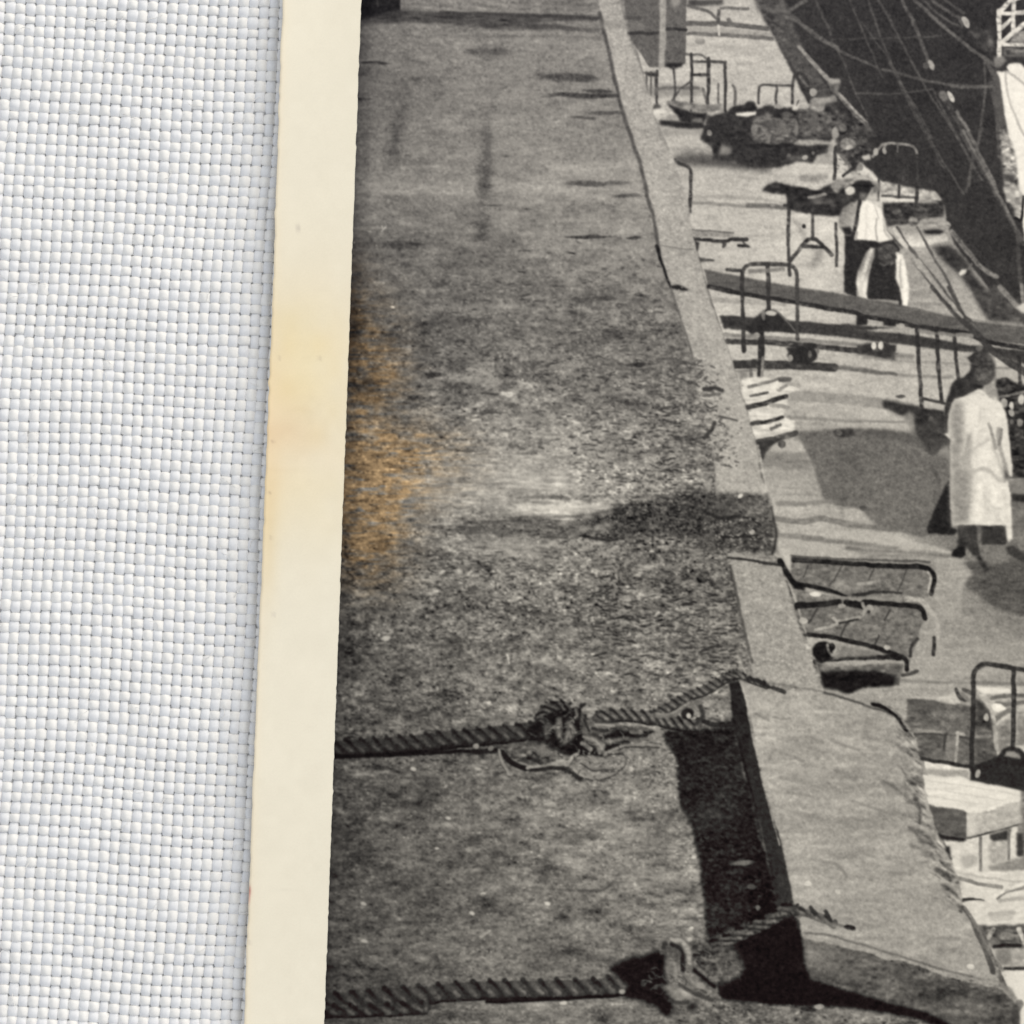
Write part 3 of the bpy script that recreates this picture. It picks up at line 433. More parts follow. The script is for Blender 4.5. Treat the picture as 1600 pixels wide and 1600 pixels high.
poly(D([(530, 1045), (590, 1050), (615, 1150), (640, 1330), (625, 1490), (590, 1490), (560, 1330), (525, 1260)]), .88, b=1.2, tex=[('m', .03)]); poly(D([(470, 1110), (500, 1095), (510, 1130), (480, 1140)]), .7, b=1); poly(D([(375, 1000), (440, 960), (530, 980), (560, 1060), (500, 1130), (440, 1150), (390, 1100)]), .27, b=1.5, tex=[('m', .04)])
line(D([(330, 1010), (300, 1100), (262, 1200), (240, 1330), (255, 1410)]), 5, .80, b=3, own=False); line(D([(545, 1050), (590, 1150), (605, 1320), (610, 1460)]), 6, .93, b=3, own=False); line(D([(575, 1100), (560, 1200), (575, 1330)]), 2.5, .66, b=3, own=False); blob(*D(455, 1030)[0], 9, 10, .24, .9, 0, .5); blob(*D(460, 1075)[0], 6, 4, .40, .7, 0, .8)
line(D([(400, 1130), (430, 1150), (480, 1120)]), 2, .34, own=False)

# ---- gangway beams
region('gangway', 'long dark timber beams running right across the quay')
poly(E([(0, 110), (300, 170), (780, 260), (1600, 395)]).tolist() + F([(700, 250), (1100, 330), (1700, 400), (1700, 580), (1200, 520), (560, 400), (0, 260)]).tolist() + E([(1270, 480), (800, 390), (300, 310), (30, 240)]).tolist(), .34, b=1, tex=[('s', .02), ('f', .015)])
line(np.vstack([E([(40, 255), (300, 310), (800, 395), (1270, 480)]), F([(0, 280), (560, 390), (1000, 450), (1250, 540), (1700, 620)])]), 7, .13, b=1.5)
poly(E([(130, 490), (420, 510), (760, 545), (1260, 575), (1600, 600)]).tolist() + F([(0, 420), (500, 470), (1000, 560), (1700, 640), (1700, 790), (1250, 650), (700, 610), (0, 520)]).tolist() + E([(1260, 690), (800, 640), (500, 625), (170, 610)]).tolist(), .225, b=1, tex=[('s', .015), ('g', .012)])
line(E([(200, 710), (700, 730), (1280, 790), (1600, 800)]), 9, .17, b=2); line(E([(180, 660), (700, 690), (1260, 740)]), 5, .48, b=2); line(E([(250, 900), (700, 910), (1080, 930)]), 13, .18, b=2); line(E([(1080, 930), (1600, 985)]), 4, .35, b=2)
poly(E([(1270, 490), (1360, 510), (1360, 570), (1270, 580)]), .15, b=1); poly(E([(1490, 540), (1600, 560), (1600, 590), (1490, 580)]), .15, b=1)
poly(E([(1270, 740), (1380, 720), (1520, 720), (1600, 780), (1600, 870), (1400, 840), (1280, 820)]), .22, b=1.5, tex=[('m', .05)]); poly(F([(190, 560), (330, 570), (300, 660), (200, 660)]), .2, b=1.2)
for x, y in ((1415, 745), (1475, 745)): blob(*E(x, y)[0], 4, 5.5, .78, 1)
poly(F([(330, 570), (500, 580), (510, 660), (310, 650)]), .72, b=1, own=False); poly(F([(280, 650), (500, 670), (500, 710), (320, 700)]), .45, b=2, own=False); blob(*F(370, 385)[0], 6, 4, .66, .9)
poly(E([(370, 20)]*3), .2, a=0)
line(F([(0, 130), (300, 190), (880, 280), (1600, 395)]), 2, .42, a=.6, own=False)
region('wheel', 'dark trolley wheel under the beams')
blob(*E(820, 830)[0], 23, 13, .17, 1, 0, .25, own=True); poly(E([(680, 760), (920, 740), (940, 830), (880, 900), (740, 900)]), .17, b=1.5); blob(*E(720, 850)[0], 4, 5, .62, .9); blob(*E(880, 820)[0], 3, 6, .4, .9); blob(*E(950, 790)[0], 2.5, 5, .4, .9)
region('handcart', 'steel hoop handle of the cart beneath the timber beams')
hb = [(330, 790), (320, 400), (318, 200), (325, 120), (370, 75), (450, 68), (600, 72), (700, 75)]
line(E(hb), 5.2, .2, b=1); line(E([(700, 75), (750, 100), (772, 160), (778, 400), (780, 690)]), 5, .24, b=1); line(E([(535, 80), (540, 440)]), 5.6, .19, b=1); line(E([(190, 110), (300, 120)]), 6, .2, b=1.5); line(E([(380, 130), (660, 110)]), 6, .44, b=3, own=False); line(E([(330, 700), (330, 790)]), 7, .18, b=1)
poly(E([(330, 620), (440, 500), (520, 440), (600, 450), (760, 600), (770, 640), (500, 620), (400, 660)]), .17, b=1.2); blob(*E(560, 475)[0], 9, 4, .72, 1); blob(*E(495, 490)[0], 3, 8, .5, .9); line(E([(620, 470), (760, 620)]), 2, .36, own=False)
line(E([(480, 600), (475, 850), (465, 1020)]), 10, .16, b=1.2); line(E([(490, 850), (480, 1020)]), 3.5, .5, b=1.2, own=False); blob(*E(440, 660)[0], 5, 4, .6, .9)
poly(E([(280, 960), (330, 950), (380, 1000), (300, 1040)]), .5, b=2, own=False); line(E([(390, 950), (395, 1010)]), 4, .36, own=False, b=2)
line(F([(530, 390), (545, 750), (580, 1180)]), 6.4, .17, b=1); line(F([(725, 400), (740, 750), (775, 1130)]), 6.2, .17, b=1); line(F([(900, 450), (920, 700), (940, 900)]), 5, .18, b=1); line(F([(590, 1105), (800, 1150)]), 4, .2)
for p in ([(555, 420), (700, 450)], [(750, 450), (890, 470)], [(930, 470), (1080, 480)]): line(F(p), 6, .46, own=False, b=2.5)
region('pallet_stack', 'stack of pale slatted boards beside the parapet')
poly(E([(310, 1040), (400, 1010), (640, 1000), (710, 1010), (790, 1080), (790, 1120), (690, 1150), (700, 1250), (650, 1340), (760, 1370), (750, 1460), (560, 1520), (430, 1540), (390, 1420), (360, 1280), (320, 1140)]), .80, b=1.2, tex=[('s', .05), ('m', .03)])
for p, w, g in (([(360, 1260), (500, 1230), (680, 1170)], 8, .13), ([(400, 1400), (520, 1380), (650, 1345)], 6.5, .13), ([(390, 1165), (530, 1140)], 3.5, .25), ([(370, 1090), (500, 1060), (620, 1020)], 4, .4), ([(640, 1030), (710, 1030)], 8, .28), ([(560, 1440), (630, 1410)], 5, .35), ([(440, 1550), (600, 1520), (760, 1480)], 9, .25), ([(620, 1120), (700, 1070), (790, 1080)], 5, .6), ([(560, 1240), (700, 1260)], 5, .55), ([(690, 1080), (640, 1100)], 3, .5)):
    line(E(p), w, g, b=1.6, smooth=True)
poly(Hh([(440, 215), (600, 190), (660, 180), (560, 260), (520, 300), (485, 385), (460, 330)]), .2, b=1.2, tex=[('m', .03)])

# ---- coat man and the dark figure
region('handcart', 'cart behind the man in the long pale coat')
poly(F([(190, 1120), (500, 1170), (800, 1220), (820, 1300), (780, 1500), (560, 1500), (420, 1290), (180, 1190)]), .18, b=2.2, tex=[('m', .03)]); poly(F([(590, 1150), (800, 1170), (790, 1220), (600, 1200)]), .7, b=1.2, own=False); blob(*F(668, 1320)[0], 4, 5, .5, .9)
poly(F([(440, 1240), (500, 1260), (520, 1480), (400, 1480), (400, 1300)]), .5, b=2.5, own=False); poly(F([(560, 1480), (860, 1480), (870, 1540), (720, 1600), (560, 1560)]), .21, b=5)
poly(F([(530, 1300), (830, 1300), (840, 1640), (700, 1640), (560, 1560)]), .23, b=5, tex=[('m', .03)])
blob(*F(360, 1085)[0], 8, 3, .25, .85)
poly(F([(0, 1230), (300, 1290), (480, 1380), (440, 1440), (0, 1400)]), .68, b=3, own=False, tex=[('f', .02)]); line(F([(0, 1330), (400, 1340)]), 3, .5, own=False, b=2); poly(F([(0, 1420), (450, 1450), (600, 1560), (0, 1480)]), .33, b=3, own=False)
region('machinery', 'dark cluttered load at the right edge behind the coat')
poly(F([(1310, 920), (1420, 890), (1520, 950), (1700, 1000), (1700, 1900), (1460, 1900), (1440, 1500), (1380, 1200), (1330, 1080)]), .19, b=1.5, tex=[('m', .06), ('g', .03)])
line(F([(1550, 700), (1560, 960)]), 6, .17, b=1); line(F([(1340, 1090), (1600, 1040)]), 3.4, .46, b=1.5)
for x, y, rx, ry, g in ((1575, 1110, 5, 8, .78), (1475, 1180, 4, 6, .78), (1470, 1250, 5, 5, .6), (1400, 1150, 5, 8, .62), (1555, 1345, 5, 6, .5), (1470, 1340, 3, 4, .4), (1520, 750, 5, 4, .3), (1590, 790, 3, 5, .6)): blob(*F(x, y)[0], rx, ry, g, .95, 0, .5)
poly(F([(1310, 680), (1360, 680), (1470, 780), (1310, 770)]), .72, b=1.2, own=False); poly(F([(1310, 820), (1500, 810), (1540, 850), (1530, 940), (1420, 900), (1310, 900)]), .68, b=1.2, own=False)
region('person', 'dark clothed figure half hidden by the man in the pale coat')
poly(F([(1030, 700), (1100, 640), (1180, 640), (1200, 1000), (1050, 1080), (900, 1110), (850, 1250), (820, 1480), (800, 1200), (870, 960), (930, 910), (1000, 890), (1070, 820), (1080, 760)]), .17, b=1.2, tex=[('m', .02)]); glow(*F(1050, 970)[0], 6, 8, .07)
poly(G([(700, 110), (860, 110), (850, 170), (800, 180), (720, 260), (660, 270), (600, 200)]), .26, b=2); poly(G([(720, 260), (780, 180), (850, 160), (840, 300)]), .5, b=2, own=False)
poly(G([(850, 510), (870, 980), (940, 1020), (900, 1060), (640, 1050), (620, 1000), (700, 820), (780, 640)]), .13, b=1.2, tex=[('m', .015)]); line(G([(660, 350), (760, 520)]), 6, .3, a=.7, b=3)
poly(G([(1100, 1180), (1, 1)] * 1 + [(1, 1)]), .2, a=0)
region('person', 'man in long pale work coat walking away, dark trousers')
poly(G([(940, 950), (1110, 960), (1140, 1000), (1140, 1120), (1160, 1260), (1260, 1420), (1210, 1440), (1130, 1290), (1010, 1180), (1010, 1270), (960, 1290), (880, 1265), (930, 1190), (940, 1100)]), .21, b=1.2, tex=[('m', .03)])
poly(G([(1140, 960), (1410, 960), (1430, 1110), (1420, 1160), (1180, 1160)]), .19, b=1.2, tex=[('m', .03)]); poly(G([(1410, 1190), (1480, 1160), (1600, 1250), (1700, 1340), (1600, 1330), (1440, 1260)]), .22, b=1.5)
poly(G([(1130, 960), (1180, 980), (1170, 1180), (1135, 1100)]), .36, b=2, own=False); poly(G([(880, 1270), (900, 1210), (970, 1170), (1010, 1180), (1010, 1260), (960, 1290)]), .10, b=1.2)
head = F([(1130, 650), (1200, 620), (1290, 680), (1310, 780), (1300, 900), (1260, 960), (1200, 980), (1130, 960), (1090, 880), (1080, 760)])
poly(head, .22, b=2, tex=[('g', .03), ('m', .03)]); poly(F([(1110, 800), (1200, 790), (1300, 800), (1295, 900), (1240, 950), (1150, 930)]), .30, b=3, own=False, tex=[('g', .04)]); glow(*F(1280, 690)[0], 6, 6, .12); glow(*F(1180, 900)[0], 8, 5, .1); blob(*F(1150, 600)[0], 5, 5, .4, .9)
poly(F([(1220, 980), (1300, 960), (1340, 1080), (1260, 1090), (1210, 1030)]), .58, b=1.5)
coat = F([(900, 1130), (1060, 1060), (1150, 1010), (1210, 1045), (1260, 1100), (1370, 1150), (1410, 1250), (1450, 1420)]).tolist() + G([(1450, 60), (1480, 350), (1480, 480), (1450, 470), (1410, 420), (1440, 530), (1470, 700), (1480, 960), (1485, 1100), (1440, 1130), (1420, 970), (1100, 955), (880, 970), (860, 600), (860, 120), (800, 50)]).tolist() + F([(835, 1450), (845, 1300)]).tolist()
poly(coat, .84, b=1.1, tex=[('m', .018)], rough=.3)
poly(F([(900, 1130), (970, 1110), (1000, 1200), (985, 1400)]).tolist() + G([(1000, 100), (960, 280), (980, 400), (1060, 380), (1080, 600), (1050, 940), (880, 970), (860, 600), (870, 100), (850, -20)]).tolist() + F([(850, 1350), (870, 1200)]).tolist(), .50, a=.85, b=5, own=False, tex=[('m', .03)])
poly(G([(1000, 60), (1080, 40), (1080, 200), (1060, 400), (980, 400), (960, 300), (1000, 180)]), .56, a=.7, b=2.5, own=False); poly(G([(1000, 80), (1040, 60), (1010, 200), (975, 310)]), .78, a=.8, b=2, own=False)
for p, w, g in (([(1080, 220), (1160, 160), (1230, 110)], 5, .62), ([(1090, 420), (1180, 400), (1260, 430), (1320, 490), (1400, 520)], 6, .58), ([(1270, 60), (1300, 200), (1340, 290), (1400, 500)], 4, .62), ([(1350, 0), (1340, 100), (1390, 300), (1430, 470)], 7, .42), ([(1240, 700), (1290, 780), (1360, 800)], 3, .66), ([(1100, 700), (1240, 810)], 3, .74), ([(1200, 640), (1230, 800)], 2.5, .72)):
    line(G(p), w * .9, g, a=.6, own=False, b=4)
for p, w, g in (([(1180, 20), (1120, 180), (1100, 380)], 9, .77), ([(1250, 560), (1220, 900)], 8, .78), ([(1340, 820), (1330, 940)], 7, .76), ([(1400, 620), (1430, 920)], 6, .78), ([(1240, 250), (1180, 330)], 8, .90), ([(1150, 560), (1140, 900)], 8, .90), ([(1300, 520), (1310, 760)], 9, .91)): line(G(p), w, g, a=.55, own=False, b=5)
poly(G([(1395, 380), (1440, 440), (1455, 505), (1412, 515)]), .32, b=2, own=False)
line(F([(1250, 1360), (1290, 1500), (1320, 1600)]), 4, .5, a=.8, own=False, b=2); line(F([(1380, 1420), (1350, 1560)]), 4, .42, a=.8, own=False, b=2); line(F([(1160, 1240), (1150, 1330)]), 4, .74, a=.6, own=False, b=3); line(F([(1050, 1480), (1010, 1600)]), 4, .6, a=.7, own=False, b=2)
line(F([(1060, 1070), (1130, 1050), (1200, 1075)]), 2, .72, own=False, b=2)
line(F([(680, -10), (800, 130), (960, 300), (1150, 480), (1300, 640), (1700, 900)]), 7, .22, b=1.5, own=False, w2=12); line(F([(840, -10), (920, 150), (980, 260), (1060, 330)]), 4, .25, b=1.5, own=False); line(F([(730, 0), (860, 160), (980, 290)]), 3, .62, b=1.5, own=False)

# ---- tilted flat carts
region('flat_cart', 'upper of two plank topped carts tipped against the parapet')
poly(I([(290, 240), (800, 260), (1400, 290), (1470, 360), (1440, 560), (1300, 590), (1200, 580), (800, 560), (400, 470), (300, 380)]), .42, b=1, tex=[('m', .04), ('g', .03), ('s', .02)])
for a_, b_ in (((720, 290), (650, 420)), ((990, 320), (930, 430)), ((1260, 330), (1190, 500)), ((440, 290), (400, 380)), ((620, 450), (640, 420))): line(I([a_, b_]), 2.4, .26, b=1.3, own=False)
line(I([(860, 440), (1040, 410)]), 4, .6, own=False, b=2); glow(*I(720, 440)[0], 6, 4, .12)
poly(I([(180, 30), (300, 60), (850, 180), (850, 200), (300, 190), (270, 130), (200, 70)]), .66, b=2, own=False, tex=[('f', .02)])
poly(I([(870, 170), (1060, 185), (1480, 200), (1480, 270), (860, 240)]), .56, b=2, own=False, tex=[('s', .05), ('f', .02)])
line(I([(310, 235), (600, 255), (1000, 285), (1380, 300), (1460, 330), (1490, 400), (1470, 520)]), 8, .07, b=1.2); line(I([(1440, 340), (1465, 400), (1440, 510)]), 3, .68, own=False, b=1.5)
line(I([(300, 210), (700, 232), (1450, 255)]), 3.5, .3, own=False, b=1.5); poly(I([(220, 160), (280, 150), (300, 230), (295, 330), (250, 260)]), .72, b=1.5, own=False)
line(I([(210, 250), (270, 350), (330, 430), (480, 460), (650, 500), (760, 545)]), 10, .07, b=1.5, w2=5); poly(I([(240, 330), (330, 420), (400, 440), (420, 500), (320, 480)]), .08, b=1.5); line(I([(820, 535), (1000, 510), (1220, 515)]), 7, .15, b=2, w2=3)
region('flat_cart', 'lower of two plank topped carts tipped against the parapet')
poly(I([(330, 490), (450, 510), (780, 560), (1250, 560), (1400, 600), (1430, 700), (1380, 800), (1350, 930), (1300, 1040), (1290, 1100), (1000, 1000), (700, 900), (430, 850), (360, 640)]), .41, b=1, tex=[('m', .04), ('g', .03), ('s', .02)])
for a_, b_ in (((1120, 660), (1080, 740)), ((770, 760), (710, 870)), ((1030, 870), (1000, 940)), ((520, 650), (440, 760)), ((900, 620), (1, 1))): 
    if b_[0] > 1: line(I([a_, b_]), 2.6, .22, b=1.3, own=False)
line(I([(330, 500), (430, 540), (780, 560), (1200, 570)]), 5, .5, own=False, b=2); blob(*I(500, 525)[0], 9, 4, .82, 1)
line(I([(350, 620), (500, 615), (700, 590)]), 11, .08, b=1.5, w2=8); line(I([(760, 600), (900, 620)]), 10, .06, b=1.5); line(I([(900, 590), (1100, 605), (1300, 625), (1390, 650), (1415, 720)]), 8, .07, b=1.2)
line(I([(1260, 570), (1370, 575), (1450, 650), (1510, 740), (1520, 870), (1540, 1000)]), 9, .66, b=2, w2=5); line(I([(1495, 890), (1485, 1030)]), 5, .14, b=1.5)
line(I([(440, 860), (600, 880), (850, 930), (1060, 990), (1240, 1060), (1265, 1150)]), 7, .08, b=1.2); line(I([(500, 1090), (700, 1060), (1100, 1050), (1200, 1060)]), 8, .08, b=1.5); blob(*I(1100, 970)[0], 5, 4, .66, 1); line(I([(1355, 900), (1300, 960), (1290, 1040)]), 4, .18, b=1.5)
poly(I([(640, 1080), (700, 950), (1050, 1010), (1000, 1040), (720, 1050)]), .46, b=1.5, own=False)
line(I([(500, 820), (600, 800), (680, 770), (650, 720)]), 4, .64, b=1.5); line(I([(690, 750), (850, 720), (910, 660), (890, 600)]), 4, .60, b=1.5); line(I([(700, 765), (850, 735)]), 3, .15, own=False, b=1.5); blob(*I(950, 650)[0], 7, 7, .55, 1); blob(*I(945, 670)[0], 3, 3, .2, 1); blob(*I(720, 622)[0], 6, 3, .6, 1); blob(*I(400, 745)[0], 6, 5, .7, 1)
poly(I([(500, 1080), (620, 1130), (1150, 1100), (1240, 1110), (1200, 1290), (900, 1300), (780, 1350), (580, 1310)]), .40, b=1.2, tex=[('m', .08)])
poly(I([(540, 1170), (700, 1160), (1000, 1160), (1180, 1200), (1150, 1290), (900, 1305), (780, 1355), (570, 1300)]), .09, b=2, tex=[('m', .03)]); blob(*I(560, 1000)[0], 16, 15, .08, 1, 0, .3, own=True); line(I([(1230, 1200), (1350, 1170)]), 6, .22, b=2)
line(I([(600, 950), (610, 1000), (640, 1030), (690, 1010), (710, 950)]), 3.5, .56, b=1.3); blob(*I(640, 965)[0], 5, 6, .1, 1)

# ---- crates low right
region('crate', 'grey wooden crate in shade behind the steel hoop')
poly(J([(430, 590), (720, 600), (960, 640), (1080, 660), (1300, 700), (1330, 1000), (1330, 1300), (1050, 1280), (540, 1190), (500, 930), (420, 880)]), .38, b=1, tex=[('m', .04), ('w', .03), ('g', .03)])
poly(J([(430, 575), (780, 570), (920, 525), (970, 620), (900, 650), (700, 610)]), .74, b=1, tex=[('g', .03)]); line(J([(450, 890), (700, 920), (800, 930)]), 5, .56, b=2); line(J([(505, 935), (800, 945), (1060, 985)]), 3, .24, b=1.5); line(J([(815, 940), (800, 1100)]), 5, .2, b=2, w2=3)
poly(J([(540, 950), (790, 960), (760, 1180), (560, 1150)]), .33, b=2, own=False, tex=[('m', .05)]); poly(J([(830, 940), (930, 960), (900, 1220), (800, 1190)]), .44, b=1.5, own=False, tex=[('g', .03)]); line(J([(935, 930), (930, 1060), (905, 1230)]), 3.6, .66, b=1.5); line(J([(930, 930), (1000, 950)]), 4, .66, b=1.5)
line(J([(540, 1160), (600, 1195), (900, 1240), (1060, 1275)]), 6, .14, b=1.5); line(J([(925, 500), (960, 570), (1010, 600)]), 7, .2, b=1.5); line(J([(1000, 490), (1060, 530)]), 6, .26, b=1.5); line(J([(990, 540), (1040, 600)]), 6, .45, b=2)
poly(J([(440, 600), (800, 620), (800, 700), (500, 690)]), .27, a=.6, b=4, own=False)
poly(J([(1110, 580), (1200, 640), (1270, 780), (1290, 900), (1110, 850)]), .24, b=2, tex=[('m', .05)]); blob(*J(1228, 775)[0], 4, 6, .7, 1); line(J([(1110, 830), (1230, 840), (1290, 890)]), 5, .2, b=2); poly(J([(1110, 980), (1290, 1000), (1330, 1180), (1200, 1250), (1110, 1260)]), .31, b=2.5, tex=[('m', .05)]); line(J([(1110, 970), (1260, 960)]), 4, .5, b=2)
region('tarpaulin', 'pale cloth and cord lying over boxes behind the hoop')
poly(J([(1110, 450), (1600, 470), (1700, 480), (1700, 1150), (1560, 1080), (1500, 1060), (1340, 1130), (1290, 900), (1280, 740), (1200, 600), (1110, 520)]), .66, b=1.5, tex=[('m', .05), ('s', .04)])
poly(J([(1120, 460), (1470, 490), (1480, 530), (1200, 540), (1130, 500)]), .86, b=1.5, own=False); line(J([(1290, 580), (1400, 560), (1620, 555)]), 6, .36, b=2); line(J([(1330, 640), (1450, 640), (1620, 620)]), 5, .38, b=2); blob(*J(1345, 685)[0], 11, 7, .9, 1, 10, .5); line(J([(1310, 800), (1400, 730), (1450, 700)]), 8, .4, b=3); line(J([(1330, 840), (1470, 740)]), 3, .76, b=2)
poly(J([(1330, 860), (1470, 800), (1470, 1050), (1350, 1100)]), .46, b=3, own=False, tex=[('m', .05)]); line(J([(1180, 580), (1260, 680), (1310, 820)]), 4, .7, b=1.5); line(J([(1310, 900), (1330, 1080)]), 5, .66, b=2); poly(J([(1530, 760), (1700, 760), (1700, 1050), (1530, 1040)]), .50, b=2, own=False, tex=[('m', .04)])
region('crate', 'bright white topped wooden box below the dark truck')
poly(K([(580, 60), (830, 90), (1050, 110), (1700, 250), (1590, 310), (1180, 430), (1000, 420), (640, 360), (620, 250), (580, 180)]), .86, b=1, tex=[('s', .012), ('w', .02)])
poly(K([(590, 0), (1040, 20), (1050, 120), (960, 80), (830, 90), (590, 60)]), .62, b=1.5, own=False, tex=[('f', .02)])
for p in ([(640, 200), (1000, 260), (1400, 330)], [(620, 130), (1100, 190), (1550, 270)], [(640, 280), (1150, 360)]): line(K(p), 2, .76, own=False, b=1.5, a=.7)
poly(K([(640, 370), (1000, 420), (1030, 450), (1030, 700), (740, 650), (690, 500)]), .33, b=1, tex=[('m', .03), ('s', .02)]); poly(K([(740, 650), (1040, 700), (1000, 745), (740, 710)]), .12, b=1.5)
poly(K([(1030, 425), (1200, 430), (1400, 370), (1592, 320), (1590, 550), (1300, 640), (1060, 700), (1030, 690)]), .70, b=1, tex=[('m', .04), ('g', .02)]); line(K([(1040, 430), (1200, 430), (1440, 340)]), 4, .88, own=False, b=1.5); line(K([(1040, 700), (1300, 640), (1590, 555)]), 3, .25, b=1.5)
poly(K([(1030, 440), (1120, 440), (1120, 670), (1040, 690)]), .8, b=2, own=False, a=.7)
region('crate', 'pale open slatted box at the lower right')
poly(K([(740, 720), (900, 760), (1000, 750), (1160, 700), (1530, 580), (1530, 900), (1600, 1010), (1250, 1050), (900, 1080), (870, 780)]), .82, b=1, tex=[('m', .03)])
poly(K([(780, 780), (860, 780), (860, 990), (800, 960)]), .15, b=1.5); line(K([(1165, 700), (1165, 1020)]), 4, .42, b=1.5); poly(K([(1260, 670), (1480, 600), (1440, 720), (1300, 740), (1260, 710)]), .2, b=1.5); line(K([(1450, 620), (1445, 910)]), 4, .4, b=1.5)
poly(K([(1250, 750), (1430, 720), (1430, 910), (1250, 960)]), .66, b=2, own=False, tex=[('m', .05)]); blob(*K(1050, 930)[0], 13, 10, .64, .7, 0, .8); poly(K([(1530, 640), (1700, 620), (1700, 890), (1530, 880)]), .2, b=1.5); poly(K([(1540, 560), (1700, 540), (1700, 630), (1540, 650)]), .5, b=1.5, own=False); poly(K([(1250, 980), (1540, 900), (1700, 880), (1700, 1030), (1250, 1030)]), .52, b=2.5, own=False, tex=[('m', .04)])
region('crate', 'pale boards and slats stacked under the open box')
poly(K([(870, 1060), (1700, 1020), (1700, 1700), (1150, 1700), (980, 1360)]), .83, b=1.2, tex=[('m', .02), ('s', .02)])
line(K([(950, 1100), (1150, 1160), (1380, 1190)]), 4.5, .46, b=2); line(K([(1000, 1060), (1300, 1110), (1600, 1140)]), 3, .7, b=2); line(K([(1340, 1300), (1420, 1240), (1620, 1190)]), 4.5, .45, b=2); line(K([(1360, 1330), (1600, 1300)]), 6, .66, b=3); line(K([(980, 1320), (1080, 1315), (1200, 1325)]), 6, .15, b=1.5, w2=2)
line(K([(1250, 1330), (1400, 1230), (1600, 1150)]), 5, .88, b=2); line(K([(1250, 1460), (1500, 1440)]), 5, .68, b=2); blob(*K(1370, 1490)[0], 20, 7, .72, .7)
poly(L_([(1120, 620), (1700, 600), (1700, 850), (1280, 850), (1180, 720)]), .35, b=1.5, tex=[('m', .1)]); line(L_([(1200, 640), (1600, 640)]), 4, .3, b=2); line(L_([(1300, 650), (1250, 740)]), 6, .68, b=1.5); line(L_([(1550, 650), (1600, 760), (1640, 850)]), 7, .8, b=1.5); line(L_([(1310, 825), (1560, 820)]), 6.5, .12, b=1.5); blob(*L_(1430, 730)[0], 12, 7, .5, .9)
poly(L_([(1290, 850), (1700, 845), (1700, 1040), (1400, 1035)]), .68, b=1.5, tex=[('m', .04)]); blob(*L_(1400, 930)[0], 12, 13, .45, .8, 0, .6); line(L_([(1410, 1048), (1700, 1045)]), 4.5, .16, b=1.5); poly(L_([(1430, 1080), (1700, 1060), (1700, 1700), (1560, 1700), (1560, 1420), (1480, 1300), (1430, 1180)]), .87, b=1.5)
poly([(1595, 1230), (1700, 1200), (1700, 1360), (1600, 1350)], .45, b=2, tex=[('m', .06)])
region('hand_truck', 'large dark steel truck with tall hooped handle at right')
poly(J([(1060, 1280), (1100, 1250), (1330, 1160), (1400, 1080), (1480, 1050), (1560, 1080), (1620, 1150), (1720, 1160), (1720, 1530), (1560, 1500), (1060, 1400)]), .155, b=1, tex=[('g', .012)])
poly(J([(1400, 1160), (1440, 1110), (1510, 1110), (1560, 1150), (1570, 1185)]), .56, b=1.2, own=False); line(J([(1075, 1300), (1080, 1000), (1090, 700), (1092, 450), (1100, 340), (1150, 260), (1220, 242), (1400, 268), (1600, 295), (1720, 305)]), 7.6, .15, b=1); line(J([(1500, 290), (1498, 700), (1490, 1080)]), 8, .15, b=1); poly(J([(1380, 300)] * 3), .1, a=0)
line(J([(1110, 330), (1160, 280), (1220, 258)]), 2, .3, own=False, b=1.5); blob(*J(1138, 1335)[0], 4, 7, .6, 1, 15)

# ---- parapet
region('parapet', 'pale concrete coping running beside the gravel roof')
par_id = cur
pl = [(925, -80), (935, 0), (942, 40), (958, 110), (975, 180), (1000, 250), (1012, 300), (1025, 350), (1030, 392), (1045, 440), (1060, 490), (1075, 540), (1088, 590), (1097, 640), (1112, 700), (1118, 735), (1120, 800), (1138, 868)]
pr = [(1220, 872), (1212, 830), (1200, 770), (1190, 750), (1183, 700), (1168, 650), (1157, 610), (1140, 550), (1125, 510), (1106, 460), (1096, 420), (1082, 370), (1076, 320), (1060, 270), (1050, 240), (1032, 220), (1020, 170), (1005, 120), (980, 50), (968, 0), (950, -80)]
poly(pl + pr, .64, b=1, tex=[('f', .025), ('g', .03), ('m', .018), ('b', .012)])
poly([(1139, 872), (1222, 885), (1240, 950), (1262, 1020), (1288, 1080), (1240, 1070), (1180, 1062), (1172, 1035), (1165, 1000), (1150, 930)], .60, b=1, tex=[('f', .03), ('g', .035), ('m', .02)])
line([(937, 20), (958, 112), (975, 182), (999, 252), (1011, 302), (1023, 350), (1029, 392)], 6, .22, a=.8, b=3, own=False); line([(1026, 385), (1034, 410), (1047, 448)], 5, .09, b=2, own=False, w2=3); line([(1047, 448), (1062, 492), (1078, 545), (1092, 600)], 3, .3, b=2.5, a=.8, own=False)
line([(1141, 885), (1152, 935), (1168, 1005), (1176, 1035)], 4, .22, b=2.5, a=.8, own=False)
line(C([(160, 975), (300, 1000), (440, 1020)]), 1.8, .42, own=False, b=1.5, a=.8); poly(C([(250, 1315), (320, 1305), (420, 1345), (380, 1358), (270, 1345)]), .12, b=1.2, own=False)
poly([(1004, 190), (1012, 205), (1030, 225), (1045, 262), (1033, 250)], .5, a=0)
line([(1000, 43), (942, 38)], 12, .5, a=.5, own=False, b=5)
for _ in range(260):
    t = rng.uniform(0, 1); y = 60 + t * 1000; xl = np.interp(y, [p[1] for p in pl], [p[0] for p in pl]) if y < 868 else np.interp(y, [872, 1060], [1139, 1180]); x = rng.uniform(xl + 6, xl + 75)
    blob(x, y, rng.uniform(1, 3), rng.uniform(.6, 1.6), rng.choice([.5, .78]), .5, rng.uniform(-20, 20), .8)
